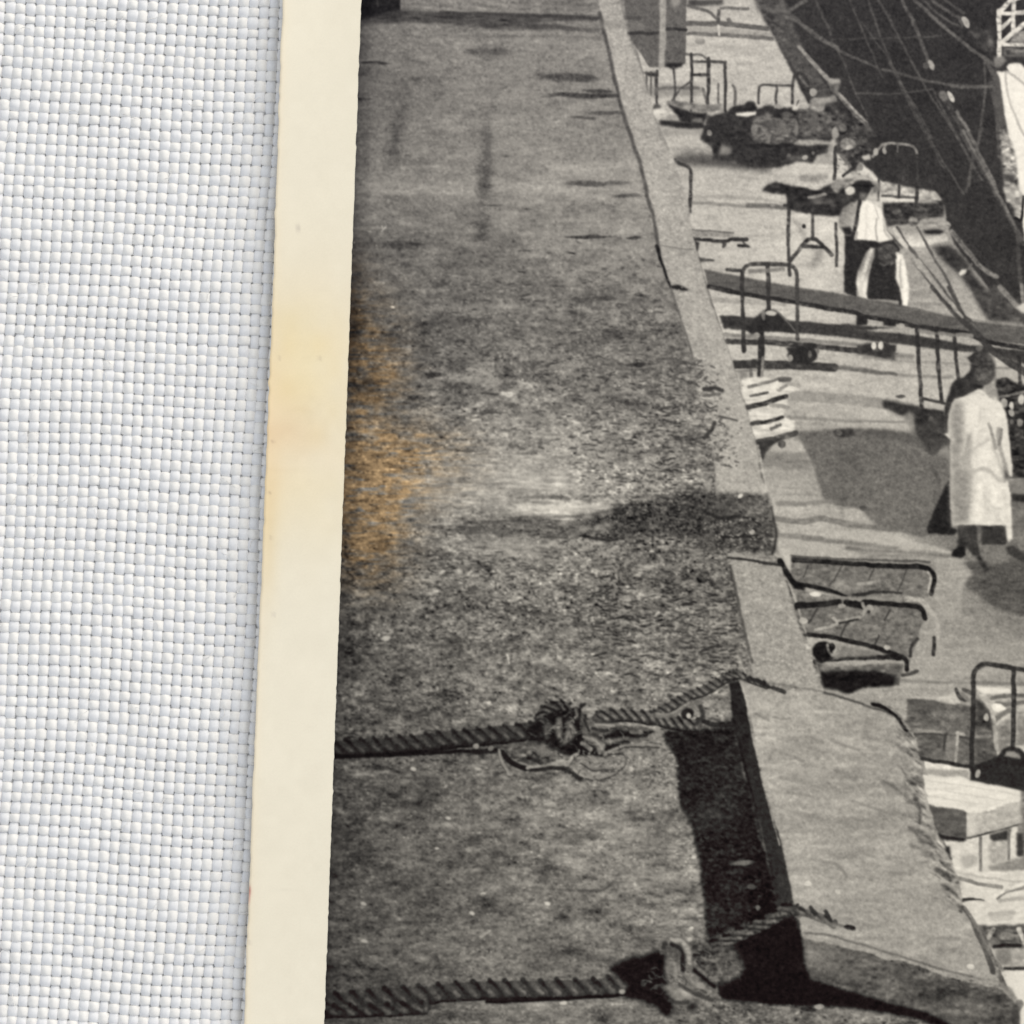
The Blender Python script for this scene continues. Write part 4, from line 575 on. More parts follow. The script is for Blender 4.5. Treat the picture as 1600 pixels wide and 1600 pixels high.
# rubble over the coping
for _ in range(420):
    y = rng.uniform(560, 730); xl = np.interp(y, [p[1] for p in pl], [p[0] for p in pl]); x = xl + abs(rng.normal(0, 22)) - 8
    if x > xl + 58: continue
    blob(x, y, rng.uniform(1.5, 5), rng.uniform(1, 2.4), rng.choice([.25, .35, .5, .6, .72], p=[.2, .25, .25, .2, .1]), .7, rng.uniform(-35, 35), .7)
line(E([(0, 1110), (80, 1100), (150, 1120)]), 5, .2, own=False, b=2); line(E([(0, 1160), (130, 1150)]), 4, .35, own=False, b=2); line(E([(0, 1520), (60, 1450), (90, 1390)]), 6, .2, own=False, b=2.5); line(E([(0, 1230), (50, 1270), (100, 1250)]), 3, .25, own=False, b=2); line(E([(130, 1340), (270, 1370)]), 3, .3, own=False, b=2)
poly(Hh([(0, 640), (250, 640), (540, 650), (560, 800), (590, 900), (600, 1130), (560, 1170), (400, 1150), (200, 1130), (0, 1060)]), .27, a=.92, b=3, tex=[('m', .05), ('g', .05), ('f', .03)], own=False, rough=1)
glow(*Hh(480, 750)[0], 20, 14, .07); blob(*Hh(305, 665)[0], 4, 3, .8, 1, -30); blob(*Hh(400, 965)[0], 4, 4, .7, .9); line(Hh([(330, 840), (400, 860), (470, 910)]), 3, .15, own=False, b=1.5); line(Hh([(0, 800), (150, 850), (300, 830)]), 5, .14, own=False, b=3); line(Hh([(100, 970), (200, 1010), (450, 1000)]), 4, .14, own=False, b=3)
for _ in range(150):
    x, y = Hh(rng.uniform(0, 580), rng.uniform(850, 1150))[0]; blob(x, y, rng.uniform(1.2, 3), rng.uniform(1, 2), rng.choice([.12, .2, .5, .62]), .7, rng.uniform(-30, 30), .8)
line(Hh([(560, 760), (590, 900), (600, 1000), (570, 1150)]), 3, .12, own=False, b=3, a=.8)
line(Hh([(210, 1185), (400, 1200), (600, 1235), (640, 1240)]), 3.6, .17, own=False, b=1.5); line(Hh([(210, 1160), (400, 1180), (540, 1200)]), 3, .6, own=False, b=1.5); line(Hh([(540, 640), (600, 760)]), 3, .7, own=False, b=2, a=.6); line(Hh([(450, 250), (490, 450), (520, 620)]), 3, .74, own=False, b=2, a=.6)

# ---- box cover, lower right
region('roof_hatch', 'large slanting canvas covered hatch lashed with rope')
top = M([(300, 235), (540, 290), (800, 310), (1000, 330), (1250, 400), (1500, 500), (1600, 550)]).tolist() + J([(330, 770), (430, 900), (520, 980), (560, 1180), (590, 1400), (640, 1550)]).tolist() + K([(620, 300), (700, 560), (760, 720), (880, 950), (960, 1160), (990, 1360), (1150, 1600)]).tolist() + L_([(1240, 900), (1280, 1080), (1350, 1150), (1350, 1210), (1000, 1140), (600, 1000), (300, 920), (0, 880)]).tolist() + N([(1400, 1010), (1100, 930), (820, 880), (790, 700), (740, 600), (700, 350), (620, 0)]).tolist() + M([(520, 1180), (420, 760), (350, 420)]).tolist()
poly(top, .62, b=1, tex=[('f', .022), ('g', .02), ('m', .02), ('w', .030), ('b', .026)])
glow(1230, 1120, 60, 30, .03); glow(1300, 1290, 70, 12, -.035); glow(1260, 1220, 40, 12, -.03); glow(1350, 1400, 80, 20, .02); glow(1480, 1480, 60, 25, -.02); glow(1250, 1330, 20, 60, .02)
side = M([(210, 250), (300, 235), (350, 420), (400, 600), (430, 800), (520, 1180), (600, 1450)]).tolist() + N([(620, 0), (700, 350), (750, 600), (790, 720), (820, 900), (760, 1000), (640, 900), (600, 560), (520, 180), (470, -50)]).tolist() + M([(400, 1200), (330, 960), (270, 640), (240, 560), (220, 380)]).tolist()
poly(side, .165, b=1, tex=[('m', .012), ('g', .01)], grad=((1145, 1100, .13), (1230, 1400, .20)))
line(M([(240, 560), (290, 760), (400, 1200), (480, 1550)]), 4, .05, b=2.5, a=.8, own=False)
line(M([(305, 240), (355, 420), (420, 760), (520, 1180), (625, 1600)]), 2.5, .74, own=False, b=1.5, a=.7)
front = N([(810, 890), (1100, 940), (1400, 1010), (1520, 1080)]).tolist() + L_([(0, 880), (200, 950), (300, 1010), (700, 1130), (1100, 1230), (1400, 1300), (1560, 1420), (1560, 1700), (900, 1700), (690, 1560), (500, 1480), (300, 1430), (0, 1330)]).tolist() + N([(1500, 1400), (1250, 1320), (900, 1220), (830, 1100)]).tolist()
poly(front, .34, b=2, tex=[('m', .045), ('b', .04), ('g', .02), ('w', .03)])
for x, y, sx, sy, d in ((1285, 1497, 28, 16, .10), (1340, 1512, 28, 12, .07), (1400, 1545, 20, 10, .04), (1530, 1575, 30, 10, .06), (1450, 1555, 30, 8, -.08), (1560, 1555, 12, 16, -.1)): glow(x, y, sx, sy, d)
line(np.vstack([N([(820, 870), (1000, 905), (1200, 950), (1400, 1000)]), L_([(200, 930), (400, 960), (700, 1060), (1000, 1150), (1350, 1230), (1480, 1330)])]), 5, .62, b=2, own=False); line(np.vstack([N([(840, 845), (1000, 855), (1200, 905)]), L_([(300, 905), (600, 1000), (1000, 1110), (1340, 1180)])]), 2.6, .36, b=3, own=False)
line(L_([(1560, 1400), (1520, 1500), (1530, 1650)]), 12, .2, b=3, own=False, a=.6); blob(*L_(1070, 1030)[0], 6, 4.5, .8, 1, 10, .5); line(L_([(245, 940), (235, 1200), (240, 1450)]), 2, .48, a=.6, own=False, b=2)
for x, y, r in ((515, 450, 4), (430, 505, 4), (555, 1110, 5), (1550, 840, 5)): blob(*M(x, y)[0], r, r * .7, .74 if x != 430 else .45, .8, 20, .8)
for p, w, g in (([(440, 510), (540, 560)], 3, .46), ([(580, 540), (650, 555), (740, 545)], 3, .5), ([(1060, 720), (1170, 770), (1290, 810)], 3.4, .46), ([(540, 880), (600, 810), (700, 850), (830, 900)], 4, .5), ([(700, 1160), (860, 1190), (950, 1215)], 4, .48), ([(640, 1040), (760, 1060), (950, 1110)], 7, .54), ([(1230, 1240), (1400, 1290), (1600, 1350)], 4, .48), ([(1180, 1030), (1260, 1060)], 6, .52), ([(1330, 760), (1440, 800)], 5, .52), ([(760, 1330), (880, 1360)], 8, .54), ([(860, 700), (990, 740)], 4, .52), ([(770, 570), (880, 600)], 3, .52)):
    line(M(p), w, g, a=.75, own=False, b=2.5)
for p, w, g in (([(1000, 250), (1100, 270), (1190, 360)], 4, .46), ([(1300, 160), (1420, 210)], 3, .5)): line(N(p), w, g, a=.75, own=False, b=2.5)
blob(*N(865, 435)[0], 6, 4, .84, .9, 10); blob(*N(1115, 500)[0], 4, 4, .78, .8)
for _ in range(170):                                                              # canvas wrinkles
    x = rng.uniform(1170, 1560); y = rng.uniform(1080, 1540); xl = 1158 + (y - 1065) * .24; xr = 1400 + (y - 1120) * .42
    if x < xl + 12 or x > xr - 14 or y > 1452 + (x - 1250) * .33 - 14 or y < 1075 + (x - 1160) * .2: continue
    l = rng.uniform(8, 28); line([(x, y), (x + l * .5, y + l * .12), (x + l, y + l * .38)], rng.uniform(2, 4), .62 + rng.choice([-.07, .07]), a=.45, own=False, b=3)
# frayed far edge
line(M([(540, 250), (700, 275), (1000, 325), (1230, 395)]), 2.4, .44, b=2.5, own=False); line(M([(1000, 330), (1230, 400), (1400, 455), (1600, 520)]), 3, .25, b=2.5, own=False); line(M([(1400, 420), (1500, 460), (1600, 520)]), 6, .1, b=1.5, own=False)
line(J([(100, 630), (250, 690), (340, 770), (400, 860), (430, 900)]), 9, .07, b=1.5, own=False, w2=7); line(J([(0, 610), (150, 620), (260, 680), (360, 760), (440, 880)]), 3, .56, b=1.5, own=False)
fr = [(1396, 1100)]
for i, (x, y) in enumerate(np.vstack([J([(500, 980), (520, 1080), (560, 1250), (580, 1400), (600, 1500)]), K([(600, 300), (640, 500), (720, 700), (800, 850), (880, 1050), (960, 1200), (990, 1340)])])):
    for _ in range(16):
        d_ = rng.uniform(0, 1) ** 1.5 * 26; gg = rng.choice([.20, .32, .46, .56, .72, .78], p=[.16, .2, .2, .16, .16, .12])
        blob(x - 3 - d_, y + rng.uniform(-16, 16) - d_ * .35, rng.uniform(3, 10), rng.uniform(1.3, 3.4), gg, .75 * (1 - d_ / 40), rng.uniform(25, 50), 1.0, tex=[('g', .04)])
    for _ in range(1):
        l = rng.uniform(12, 30); a_ = rng.uniform(.35, .75); xx = x + rng.uniform(-12, 2); y2 = y + rng.uniform(-14, 14)
        line([(xx - l, y2 - l * a_), (xx - l * .4, y2 - l * a_ * .3), (xx, y2)], rng.uniform(2, 4.5), rng.choice([.22, .32, .45, .72]), a=.45, own=False, b=4)
for p, w, g in (([(200, 140), (340, 220), (480, 350)], 8, .36), ([(300, 430), (460, 480), (640, 570)], 5, .42), ([(470, 600), (600, 660), (700, 770)], 12, .28), ([(450, 560), (600, 600), (720, 640)], 6, .62), ([(520, 320), (560, 420), (560, 540)], 9, .2), ([(480, 780), (600, 830), (720, 930)], 7, .4), ([(740, 1020), (880, 1110)], 12, .2), ([(800, 1180), (930, 1260)], 9, .3), ([(640, 450), (720, 680)], 6, .6), ([(700, 950), (860, 1030)], 6, .66), ([(480, 150), (520, 160)], 8, .14)):
    line(K(p), w * .9, g, a=.75, own=False, b=5, w2=w * .4, tex=[('g', .05), ('m', .05)])
line(L_([(990, 430), (1080, 560), (1130, 680), (1230, 900), (1290, 1080)]), 6, .28, b=2, own=False, w2=9); line(L_([(1010, 440), (1110, 590), (1170, 700), (1260, 890), (1390, 1060)]), 4, .46, b=2, own=False)
poly(L_([(1340, 1190), (1380, 1180), (1480, 1260), (1560, 1400), (1480, 1350)]), .48, b=2, own=False)

# deep shadow on the roof left of the hatch
region('roof', 'dark shadow of the hatch on the gravel')
names[-1] = 'hatch_shadow'
poly(O([(1130, 470), (1400, 450), (1540, 440)]).tolist() + M([(0, 560), (240, 560), (280, 760), (400, 1200), (480, 1600)]).tolist() + N([(520, 180), (620, 650), (500, 720), (300, 800), (60, 880)]).tolist() + [(1103, 1465), (1098, 1400), (1092, 1345), (1079, 1292), (1063, 1262), (1056, 1182), (1036, 1158)], .115, b=2.2, tex=[('g', .03), ('m', .03), ('f', .012)], rough=1.4)
glow(1110, 1275, 26, 14, .07); glow(1120, 1210, 30, 25, .03); glow(1140, 1240, 20, 20, .03); glow(1190, 1420, 20, 60, -.05); glow(1125, 1430, 25, 20, .03)
for _ in range(160):
    x = rng.uniform(1065, 1190); y = rng.uniform(1180, 1450)
    if x > 1150 + (y - 1180) * .2: continue
    blob(x, y, rng.uniform(1.5, 5), rng.uniform(1, 2.5), .27, rng.uniform(.2, .7), rng.uniform(-30, 30), .9)
blob(*N(320, 260)[0], 16, 4, .42, .9, -8, .8); blob(*N(450, 630)[0], 4, 4, .45, .8); blob(*N(400, 460)[0], 6, 4, .3, .8)
poly(N([(0, 900), (240, 860), (560, 740), (750, 720), (820, 880), (840, 1100), (900, 1235), (1250, 1335), (1500, 1410), (1850, 1500), (2080, 1610), (2000, 1640), (1700, 1540), (1300, 1480), (1000, 1450), (700, 1440), (300, 1400), (150, 1380), (100, 1250), (300, 1150)]), .075, b=2, tex=[('g', .012), ('m', .015)])
line(O([(1340, 400), (1450, 430), (1545, 425)]), 8, .1, b=2)

# ---- ropes
region('rope', 'upper thick twisted rope knotted and tied to the hatch')
line(O([(0, 500), (200, 540), (400, 520)]), 20, .28, b=4, own=False, a=.6)
rope([(512, 1170), (560, 1167), (620, 1163), (700, 1155), (780, 1147), (838, 1140)], 25, 20.5, .11, .31, .42, .035, shadow=8)
line([(524, 1182), (620, 1180), (700, 1175), (780, 1172)], 5, .06, b=2)
for x, y in ((745, 1166), (768, 1169)): blob(x, y, 3.5, 3, .62, .9)
rope(O([(1060, 385), (1150, 330), (1280, 260), (1400, 210), (1500, 150), (1570, 130)]), 15, 11, .12, .44, .25, .1, shadow=4); rope(M([(160, 200), (300, 190), (380, 220), (520, 270)]), 9, 12, .13, .44, .5, .1, shadow=3); line(M([(370, 215), (450, 235), (540, 285)]), 6, .13, b=1.5); line(M([(570, 290), (670, 325)]), 7, .15, b=1.5)
rope(O([(740, 390), (850, 370), (960, 375), (1080, 390), (1200, 420), (1330, 430)]), 18, 15, .10, .46, .5, .06, shadow=6); line(O([(1070, 372), (1180, 372), (1260, 320), (1310, 300), (1350, 315)]), 7, .40, b=3); line(O([(1090, 362), (1180, 360), (1280, 300)]), 3, .54, b=3); line(O([(1350, 320), (1362, 370), (1330, 420)]), 7, .17, b=3)
blob(*O(1270, 365)[0], 11, 8, .12, 1, -20, .4); blob(*O(1278, 375)[0], 4, 4, .72, 1)
# knot
poly(O([(370, 390), (400, 330), (470, 305), (560, 330), (640, 350), (670, 420), (800, 430), (900, 440), (1040, 450), (1110, 480), (1000, 520), (880, 530), (790, 570), (770, 612), (650, 615), (540, 605), (420, 575), (365, 530), (310, 480)]), .085, b=2, rough=1, tex=[('g', .03), ('m', .03)])
rope(O([(390, 400), (420, 345), (500, 315), (590, 340), (650, 400), (670, 470)]), 15, 13, .06, .38, .5, .06, shadow=0); line(O([(385, 420), (380, 480), (410, 540)]), 8, .07, b=3); line(O([(470, 400), (468, 470), (485, 530)]), 5, .06, b=2.5); line(O([(620, 430), (625, 500), (590, 560)]), 6, .06, b=2.5)
poly(O([(420, 410), (455, 400), (470, 440), (450, 510), (425, 520), (415, 460)]), .27, b=2.5, tex=[('m', .05)])
poly(O([(495, 395), (525, 385), (530, 430), (520, 510), (500, 515), (485, 450)]), .44, b=2.2, tex=[('m', .05)]); line(O([(535, 400), (545, 460), (530, 520)]), 4, .08, b=2)
poly(O([(555, 400), (585, 415), (612, 460), (605, 500), (570, 520), (545, 550), (525, 540), (550, 480)]), .46, b=2.2, tex=[('m', .06)]); line(O([(560, 440), (580, 470), (560, 520)]), 3, .26, b=2.5)
poly(O([(640, 400), (700, 390), (720, 440), (700, 480), (650, 470)]), .38, b=2.5, tex=[('m', .07), ('g', .04)]); line(O([(660, 400), (690, 460)]), 3, .15, b=2)
poly(O([(700, 440), (760, 420), (860, 418), (860, 445), (800, 480), (740, 490), (700, 470)]), .42, b=2.2, tex=[('m', .06)]); line(O([(710, 450), (770, 462), (850, 450)]), 4, .16, b=2); line(O([(730, 430), (840, 432)]), 2.5, .56, b=2)
poly(O([(650, 490), (720, 490), (780, 545), (785, 590), (750, 595), (720, 550), (660, 520)]), .47, b=2.2, tex=[('m', .05)]); poly(O([(630, 530), (680, 535), (730, 580), (710, 600), (660, 585)]), .10, b=2); line(O([(645, 540), (700, 575)]), 6, .54, b=2.2); line(O([(655, 500), (720, 520), (765, 570)]), 2.5, .6, b=2)
poly(O([(760, 510), (860, 510), (900, 505), (870, 530), (800, 550)]), .44, b=2.2, tex=[('m', .05)]); line(O([(790, 570), (860, 545), (920, 530)]), 5, .08, b=2.2)
for p, w, g in (([(870, 450), (950, 455), (1030, 450)], 7, .33), ([(940, 470), (1000, 475)], 5, .42), ([(900, 505), (980, 520), (1060, 500)], 6, .36), ([(1050, 495), (1100, 480), (1120, 470)], 7, .5), ([(585, 318), (640, 290), (668, 296)], 5, .55), ([(640, 318), (660, 308)], 6, .1), ([(540, 320), (590, 365)], 4, .12)):
    line(O(p), w, g, b=2.4)
# loose rag and thin cords under the knot
line(O([(0, 590), (130, 585)]), 8, .12, b=2); blob(*O(15, 555)[0], 5, 4, .6, .9); blob(*O(100, 570)[0], 4, 4, .5, .9)
poly(O([(150, 580), (260, 550), (420, 540), (520, 590), (480, 640), (380, 670), (300, 690), (200, 660)]), .34, b=4, tex=[('m', .10), ('g', .06)], rough=2); blob(*O(420, 590)[0], 14, 6, .46, .8, 20, .9); blob(*O(300, 640)[0], 10, 4, .2, .7, 20, .9); line(O([(170, 590), (220, 650), (310, 690)]), 8, .08, b=2); line(O([(330, 620), (400, 650)]), 6, .15, b=3)
for p, w, g in (([(150, 580), (170, 650), (210, 720)], 3.5, .55), ([(320, 685), (450, 670), (560, 670), (640, 730), (720, 745), (830, 715), (890, 660)], 4.2, .56), ([(560, 670), (590, 620), (620, 600)], 4, .58), ([(780, 610), (850, 570), (930, 545), (1100, 550)], 3.5, .50), ([(800, 590), (900, 600), (880, 680), (760, 700)], 3, .46), ([(640, 650), (720, 690), (840, 680)], 3, .46)):
    line(O([(x, y + 12) for x, y in p]), w * .8, .14, b=2, a=.8); line(O(p), w, g, b=1.5)
line(O([(340, 700), (520, 690), (640, 760)]), 5, .12, b=2.5); blob(*O(215, 720)[0], 5, 4, .58, .9)
for _ in range(150):
    x, y = O(rng.uniform(560, 1220), rng.uniform(580, 790))[0]; blob(x, y, rng.uniform(1, 3), rng.uniform(.8, 2), rng.choice([.3, .62, .72]), .6, rng.uniform(-30, 30), .8, own=False)
region('rope', 'lower thick twisted rope running to a hook beside the hatch')
rope([(505, 1566), (560, 1562), (620, 1557), (700, 1550), (780, 1546), (860, 1545), (930, 1543), (975, 1540)], 27, 27, .13, .39, .32, .05, shadow=5)
rope([(505, 1580), (560, 1579), (620, 1577), (665, 1574)], 17, 27, .12, .38, .3, .06, shadow=5)
line([(760, 1566), (850, 1563), (930, 1558), (990, 1553)], 4.5, .05, b=2)
rope(N([(100, 960), (250, 880), (420, 800), (560, 730), (700, 650), (780, 670)]), 20, 20, .08, .46, .85, .06, shadow=0); rope(N([(760, 660), (880, 680), (1000, 720), (1090, 770)]), 10, 19, .16, .44, .5, .08, shadow=4)
line(N([(890, 630), (930, 690)]), 5, .18, b=1.5); line(N([(1010, 660), (1060, 740)]), 5, .18, b=1.5); line(N([(1090, 770), (1170, 790), (1250, 815)]), 4, .35, b=2); blob(*N(1215, 800)[0], 9, 4, .14, 1, 12)
line(N([(800, 720), (1000, 760), (1250, 850)]), 10, .58, b=4, own=False, a=.5)
region('hook', 'rusty iron hook and shackle lying on the gravel')
poly(P([(190, 545), (280, 485), (420, 450), (510, 410), (560, 450), (580, 640), (570, 700), (620, 800), (590, 840), (540, 830), (480, 760), (300, 705), (280, 680), (330, 650), (270, 590)]), .075, b=3, tex=[('g', .015), ('m', .012)], rough=1.5)
poly(P([(900, 600), (1060, 540), (1400, 600), (1600, 640), (1600, 760), (1400, 765), (1100, 750), (900, 720)]), .07, b=3, own=False, tex=[('g', .012)])
poly(P([(700, 400), (860, 380), (1000, 420), (1060, 540), (980, 590), (900, 640), (820, 640), (730, 560)]), .29, b=4, tex=[('m', .07), ('g', .05), ('s', .04)], rough=2)
for p, w, g in (([(530, 400), (560, 362), (620, 345), (680, 372), (712, 440), (712, 540)], 9, .40), ([(600, 350), (660, 365), (702, 425), (712, 500)], 5, .64), ([(600, 385), (645, 408), (668, 460), (670, 545)], 8, .10), ([(540, 430), (600, 415), (640, 440)], 9, .30), ([(548, 402), (560, 385)], 8, .16)):
    line(P(p), w, g, b=3)
poly(P([(570, 480), (620, 470), (645, 540), (640, 620), (600, 640), (570, 620), (560, 550)]), .45, b=3, tex=[('m', .04)]); line(P([(600, 480), (625, 540), (620, 600)]), 4, .56, b=3)
poly(P([(530, 640), (600, 635), (700, 655), (745, 690), (720, 730), (640, 735), (590, 700)]), .52, b=3, tex=[('m', .05)]); poly(P([(620, 650), (700, 665), (735, 690), (690, 710)]), .70, b=3); line(P([(560, 720), (640, 750), (700, 745)]), 6, .22, b=3)
line(P([(660, 570), (720, 610), (790, 650), (900, 718)]), 8, .46, b=3, w2=4); blob(*P(780, 640)[0], 7, 5, .62, .8, 20, .8); line(P([(650, 640), (760, 700), (850, 730)]), 5, .22, b=3); line(P([(735, 500), (790, 560), (880, 600)]), 5, .44, b=3); line(P([(800, 480), (870, 490), (900, 560), (860, 590)]), 4, .46, b=3); line(P([(740, 545), (820, 610), (870, 650)]), 5, .07, b=3); line(P([(740, 450), (800, 430), (860, 440)]), 5, .12, b=3.5)
poly(P([(900, 540), (1040, 548), (970, 600), (905, 600)]), .40, b=3, tex=[('m', .08)])
poly(P([(690, 770), (760, 740), (760, 790), (700, 810)]), .12, b=3); blob(*P(287, 680)[0], 5, 4, .62, 1, 0, .8); blob(*P(420, 630)[0], 4, 4, .22, .9, 0, .9); line(P([(600, 800), (640, 820)]), 6, .3, b=3)
for cx, cy, n_ in ((1045, 1525, 34), (880, 1140, 46), (960, 1150, 24), (1120, 1510, 16)):       # frayed yarns around the knots
    for _ in range(n_):
        x, y = cx + rng.normal(0, 24), cy + rng.normal(0, 15); a_ = rng.uniform(0, 6.28); l = rng.uniform(5, 15); c_ = rng.uniform(-.9, .9)
        line([(x, y), (x + l * .5 * math.cos(a_), y + l * .5 * math.sin(a_)), (x + l * math.cos(a_ + c_), y + l * math.sin(a_ + c_))], rng.uniform(.8, 1.8), rng.choice([.12, .34, .52, .62], p=[.3, .3, .25, .15]), a=.6, own=False, b=1.8)
for _ in range(60):
    x, y = P(rng.uniform(760, 1400), rng.uniform(760, 860))[0]; blob(x, y, rng.uniform(1.5, 4), rng.uniform(1, 3), rng.choice([.3, .55, .66]), .6, 0, .8)
blob(*P(1450, 790)[0], 13, 4, .12, .9, 5); blob(*P(1520, 770)[0], 8, 4, .66, .9); blob(*P(710, 350)[0], 4, 3.5, .72, .9)

# ---- finish the print: uneven outlines, lens softness, grain, tone and the old stain
mid_t = np.clip(1 - np.abs(img - .5) * 1.6, .25, 1)
img = img + (vnoise(7, 5, 31) * .012 + vnoise(3.2, 3, 32) * .012 + vnoise(22, 14, 33) * .012) * mid_t
wx = vnoise(14, 14, 41) * .6 + vnoise(4, 4, 42) * .25; wy = vnoise(14, 14, 43) * .6 + vnoise(4, 4, 44) * .25
yy_ = np.clip(np.arange(H)[:, None] + wy, 0, H - 1.01); xx_ = np.clip(np.arange(W)[None] + wx, 0, W - 1.01)
yi_ = yy_.astype(int); xi_ = xx_.astype(int); fy_ = yy_ - yi_; fx_ = xx_ - xi_
img = ((img[yi_, xi_] * (1 - fx_) + img[yi_, xi_ + 1] * fx_) * (1 - fy_) + (img[yi_ + 1, xi_] * (1 - fx_) + img[yi_ + 1, xi_ + 1] * fx_) * fy_).astype(np.float32)
ids = ids[yi_, xi_]
img = img * (1 - .17 * np.clip((860 - XX) / 280., 0, 1) * np.clip((YY - 820) / 250., 0, 1))
img = blur(np.clip(img, .03, .95), .8)
grain = blur(rng.standard_normal((H, W)).astype(np.float32), .8); grain /= grain.std()
g2 = blur(rng.standard_normal((H, W)).astype(np.float32), 1.7); g2 /= g2.std()
img += (grain * .010 + g2 * .011) * (.6 + .4 * mid_t)
img = np.clip(img, .02, .95)
ex = 565 - (YY + 0.) * (58 / 1600.)                                  # left limit of the picture
img *= 1 - .30 * np.exp(-np.clip(XX - ex, 0, None) / 16.)
img = img + .035 * np.clip(img - .1, 0, .4) / .4 - .016 * np.exp(-((img - .62) / .17) ** 2)
img = img * (1 - .05 * np.clip((YY - 1000) / 600., 0, 1))
rgb = np.stack([img * 1.015 + .003, img * .985, img * .918 + .004 * (1 - img)], -1)
dk = np.clip((.17 - img) / .13, 0, 1)[..., None] * np.clip((YY - 900) / 500., 0, 1)[..., None]
rgb = rgb * (1 - dk * np.array([-.22, .26, .22]))
blu = np.clip((900 - YY) / 900., 0, 1)[..., None] * np.array([.0, .0, .010]); rgb = rgb + blu
st = np.zeros((H, W), np.float32)
for x, y, sx, sy, a in ((560, 560, 42, 60, .75), (600, 590, 30, 25, .35), (565, 650, 30, 40, .35), (580, 725, 75, 40, .75), (575, 780, 45, 38, 1.0), (570, 850, 40, 45, .9), (640, 700, 50, 25, .35), (550, 480, 20, 50, .4)):
    st += a * np.exp(-.5 * (((XX - x) / sx) ** 2 + ((YY - y) / sy) ** 2)).astype(np.float32)
st = np.clip(st * (.95 + .25 * NL + .35 * NS + .3 * NL2) * .88, 0, 1.0)[..., None]
rgb = rgb * (1 + st * (np.array([1.07, .94, .76]) - 1)) + st * np.array([.012, .0, -.008])
rgb = np.clip(rgb, .008, 1)
def s2l(c): return np.where(c <= .04045, c / 12.92, ((c + .055) / 1.055) ** 2.4)
lin = s2l(rgb) / GAIN if False else s2l(rgb)

# ------------------------------------------------------------------ scene
scn = bpy.context.scene; col = scn.collection
def ps(px, py): return (px - 800) * S, (800 - py) * S
def mesh_np(name, v, f, nper=4, mat=None, colr=None, smooth=False, mats=None, mi=None):
    me = bpy.data.meshes.new(name)
    me.vertices.add(len(v)); me.vertices.foreach_set('co', v.astype(np.float32).ravel())
    me.loops.add(f.size); me.loops.foreach_set('vertex_index', f.astype(np.int32).ravel())
    me.polygons.add(len(f)); me.polygons.foreach_set('loop_start', np.arange(0, f.size, nper, dtype=np.int32)); me.polygons.foreach_set('loop_total', np.full(len(f), nper, np.int32))
    if smooth: me.polygons.foreach_set('use_smooth', np.ones(len(f), bool))
    for m in (mats or [mat]): me.materials.append(m)
    if mi is not None: me.polygons.foreach_set('material_index', mi.astype(np.int32))
    me.update(calc_edges=True)
    if colr is not None:
        at = me.color_attributes.new('tone', 'FLOAT_COLOR', 'POINT')
        c4 = np.ones((len(v), 4), np.float32); c4[:, :3] = colr; at.data.foreach_set('color', c4.ravel())
    o = bpy.data.objects.new(name, me); col.objects.link(o); return o

def nodes(name):
    m = bpy.data.materials.new(name); m.use_nodes = True; nt = m.node_tree
    return m, nt, nt.nodes['Principled BSDF']
GAIN = 0.94
def noise_node(nt, scale, detail=3, rough=.6):
    tc = nt.nodes.new('ShaderNodeTexCoord'); n = nt.nodes.new('ShaderNodeTexNoise'); n.inputs['Scale'].default_value = scale; n.inputs['Detail'].default_value = detail; n.inputs['Roughness'].default_value = rough
    nt.links.new(tc.outputs['Object'], n.inputs['Vector']); return n

# picture emulsion: printed tones, with paper grain
m_pic, nt, bs = nodes('silver_print')
at = nt.nodes.new('ShaderNodeAttribute'); at.attribute_name = 'tone'
n = noise_node(nt, 9000, 2); mr = nt.nodes.new('ShaderNodeMapRange'); mr.inputs['To Min'].default_value = .95 / GAIN; mr.inputs['To Max'].default_value = 1.05 / GAIN
nt.links.new(n.outputs['Fac'], mr.inputs['Value'])
vm = nt.nodes.new('ShaderNodeVectorMath'); vm.operation = 'SCALE'; nt.links.new(at.outputs['Color'], vm.inputs[0]); nt.links.new(mr.outputs['Result'], vm.inputs['Scale'])
nt.links.new(vm.outputs['Vector'], bs.inputs['Base Color']); bs.inputs['Roughness'].default_value = .42; bs.inputs['Specular IOR Level'].default_value = .035

# paper border: cream with stain and fine tooth
m_pap, nt, bs = nodes('aged_paper')
at = nt.nodes.new('ShaderNodeAttribute'); at.attribute_name = 'tone'
n = noise_node(nt, 7000, 3); mr = nt.nodes.new('ShaderNodeMapRange'); mr.inputs['To Min'].default_value = .955 / GAIN; mr.inputs['To Max'].default_value = 1.045 / GAIN
nt.links.new(n.outputs['Fac'], mr.inputs['Value'])
vm = nt.nodes.new('ShaderNodeVectorMath'); vm.operation = 'SCALE'; nt.links.new(at.outputs['Color'], vm.inputs[0]); nt.links.new(mr.outputs['Result'], vm.inputs['Scale'])
nt.links.new(vm.outputs['Vector'], bs.inputs['Base Color']); bs.inputs['Roughness'].default_value = .6; bs.inputs['Specular IOR Level'].default_value = .2
bp = nt.nodes.new('ShaderNodeBump'); bp.inputs['Strength'].default_value = .12; bp.inputs['Distance'].default_value = .00003
n2 = noise_node(nt, 3500, 3); nt.links.new(n2.outputs['Fac'], bp.inputs['Height']); nt.links.new(bp.outputs['Normal'], bs.inputs['Normal'])

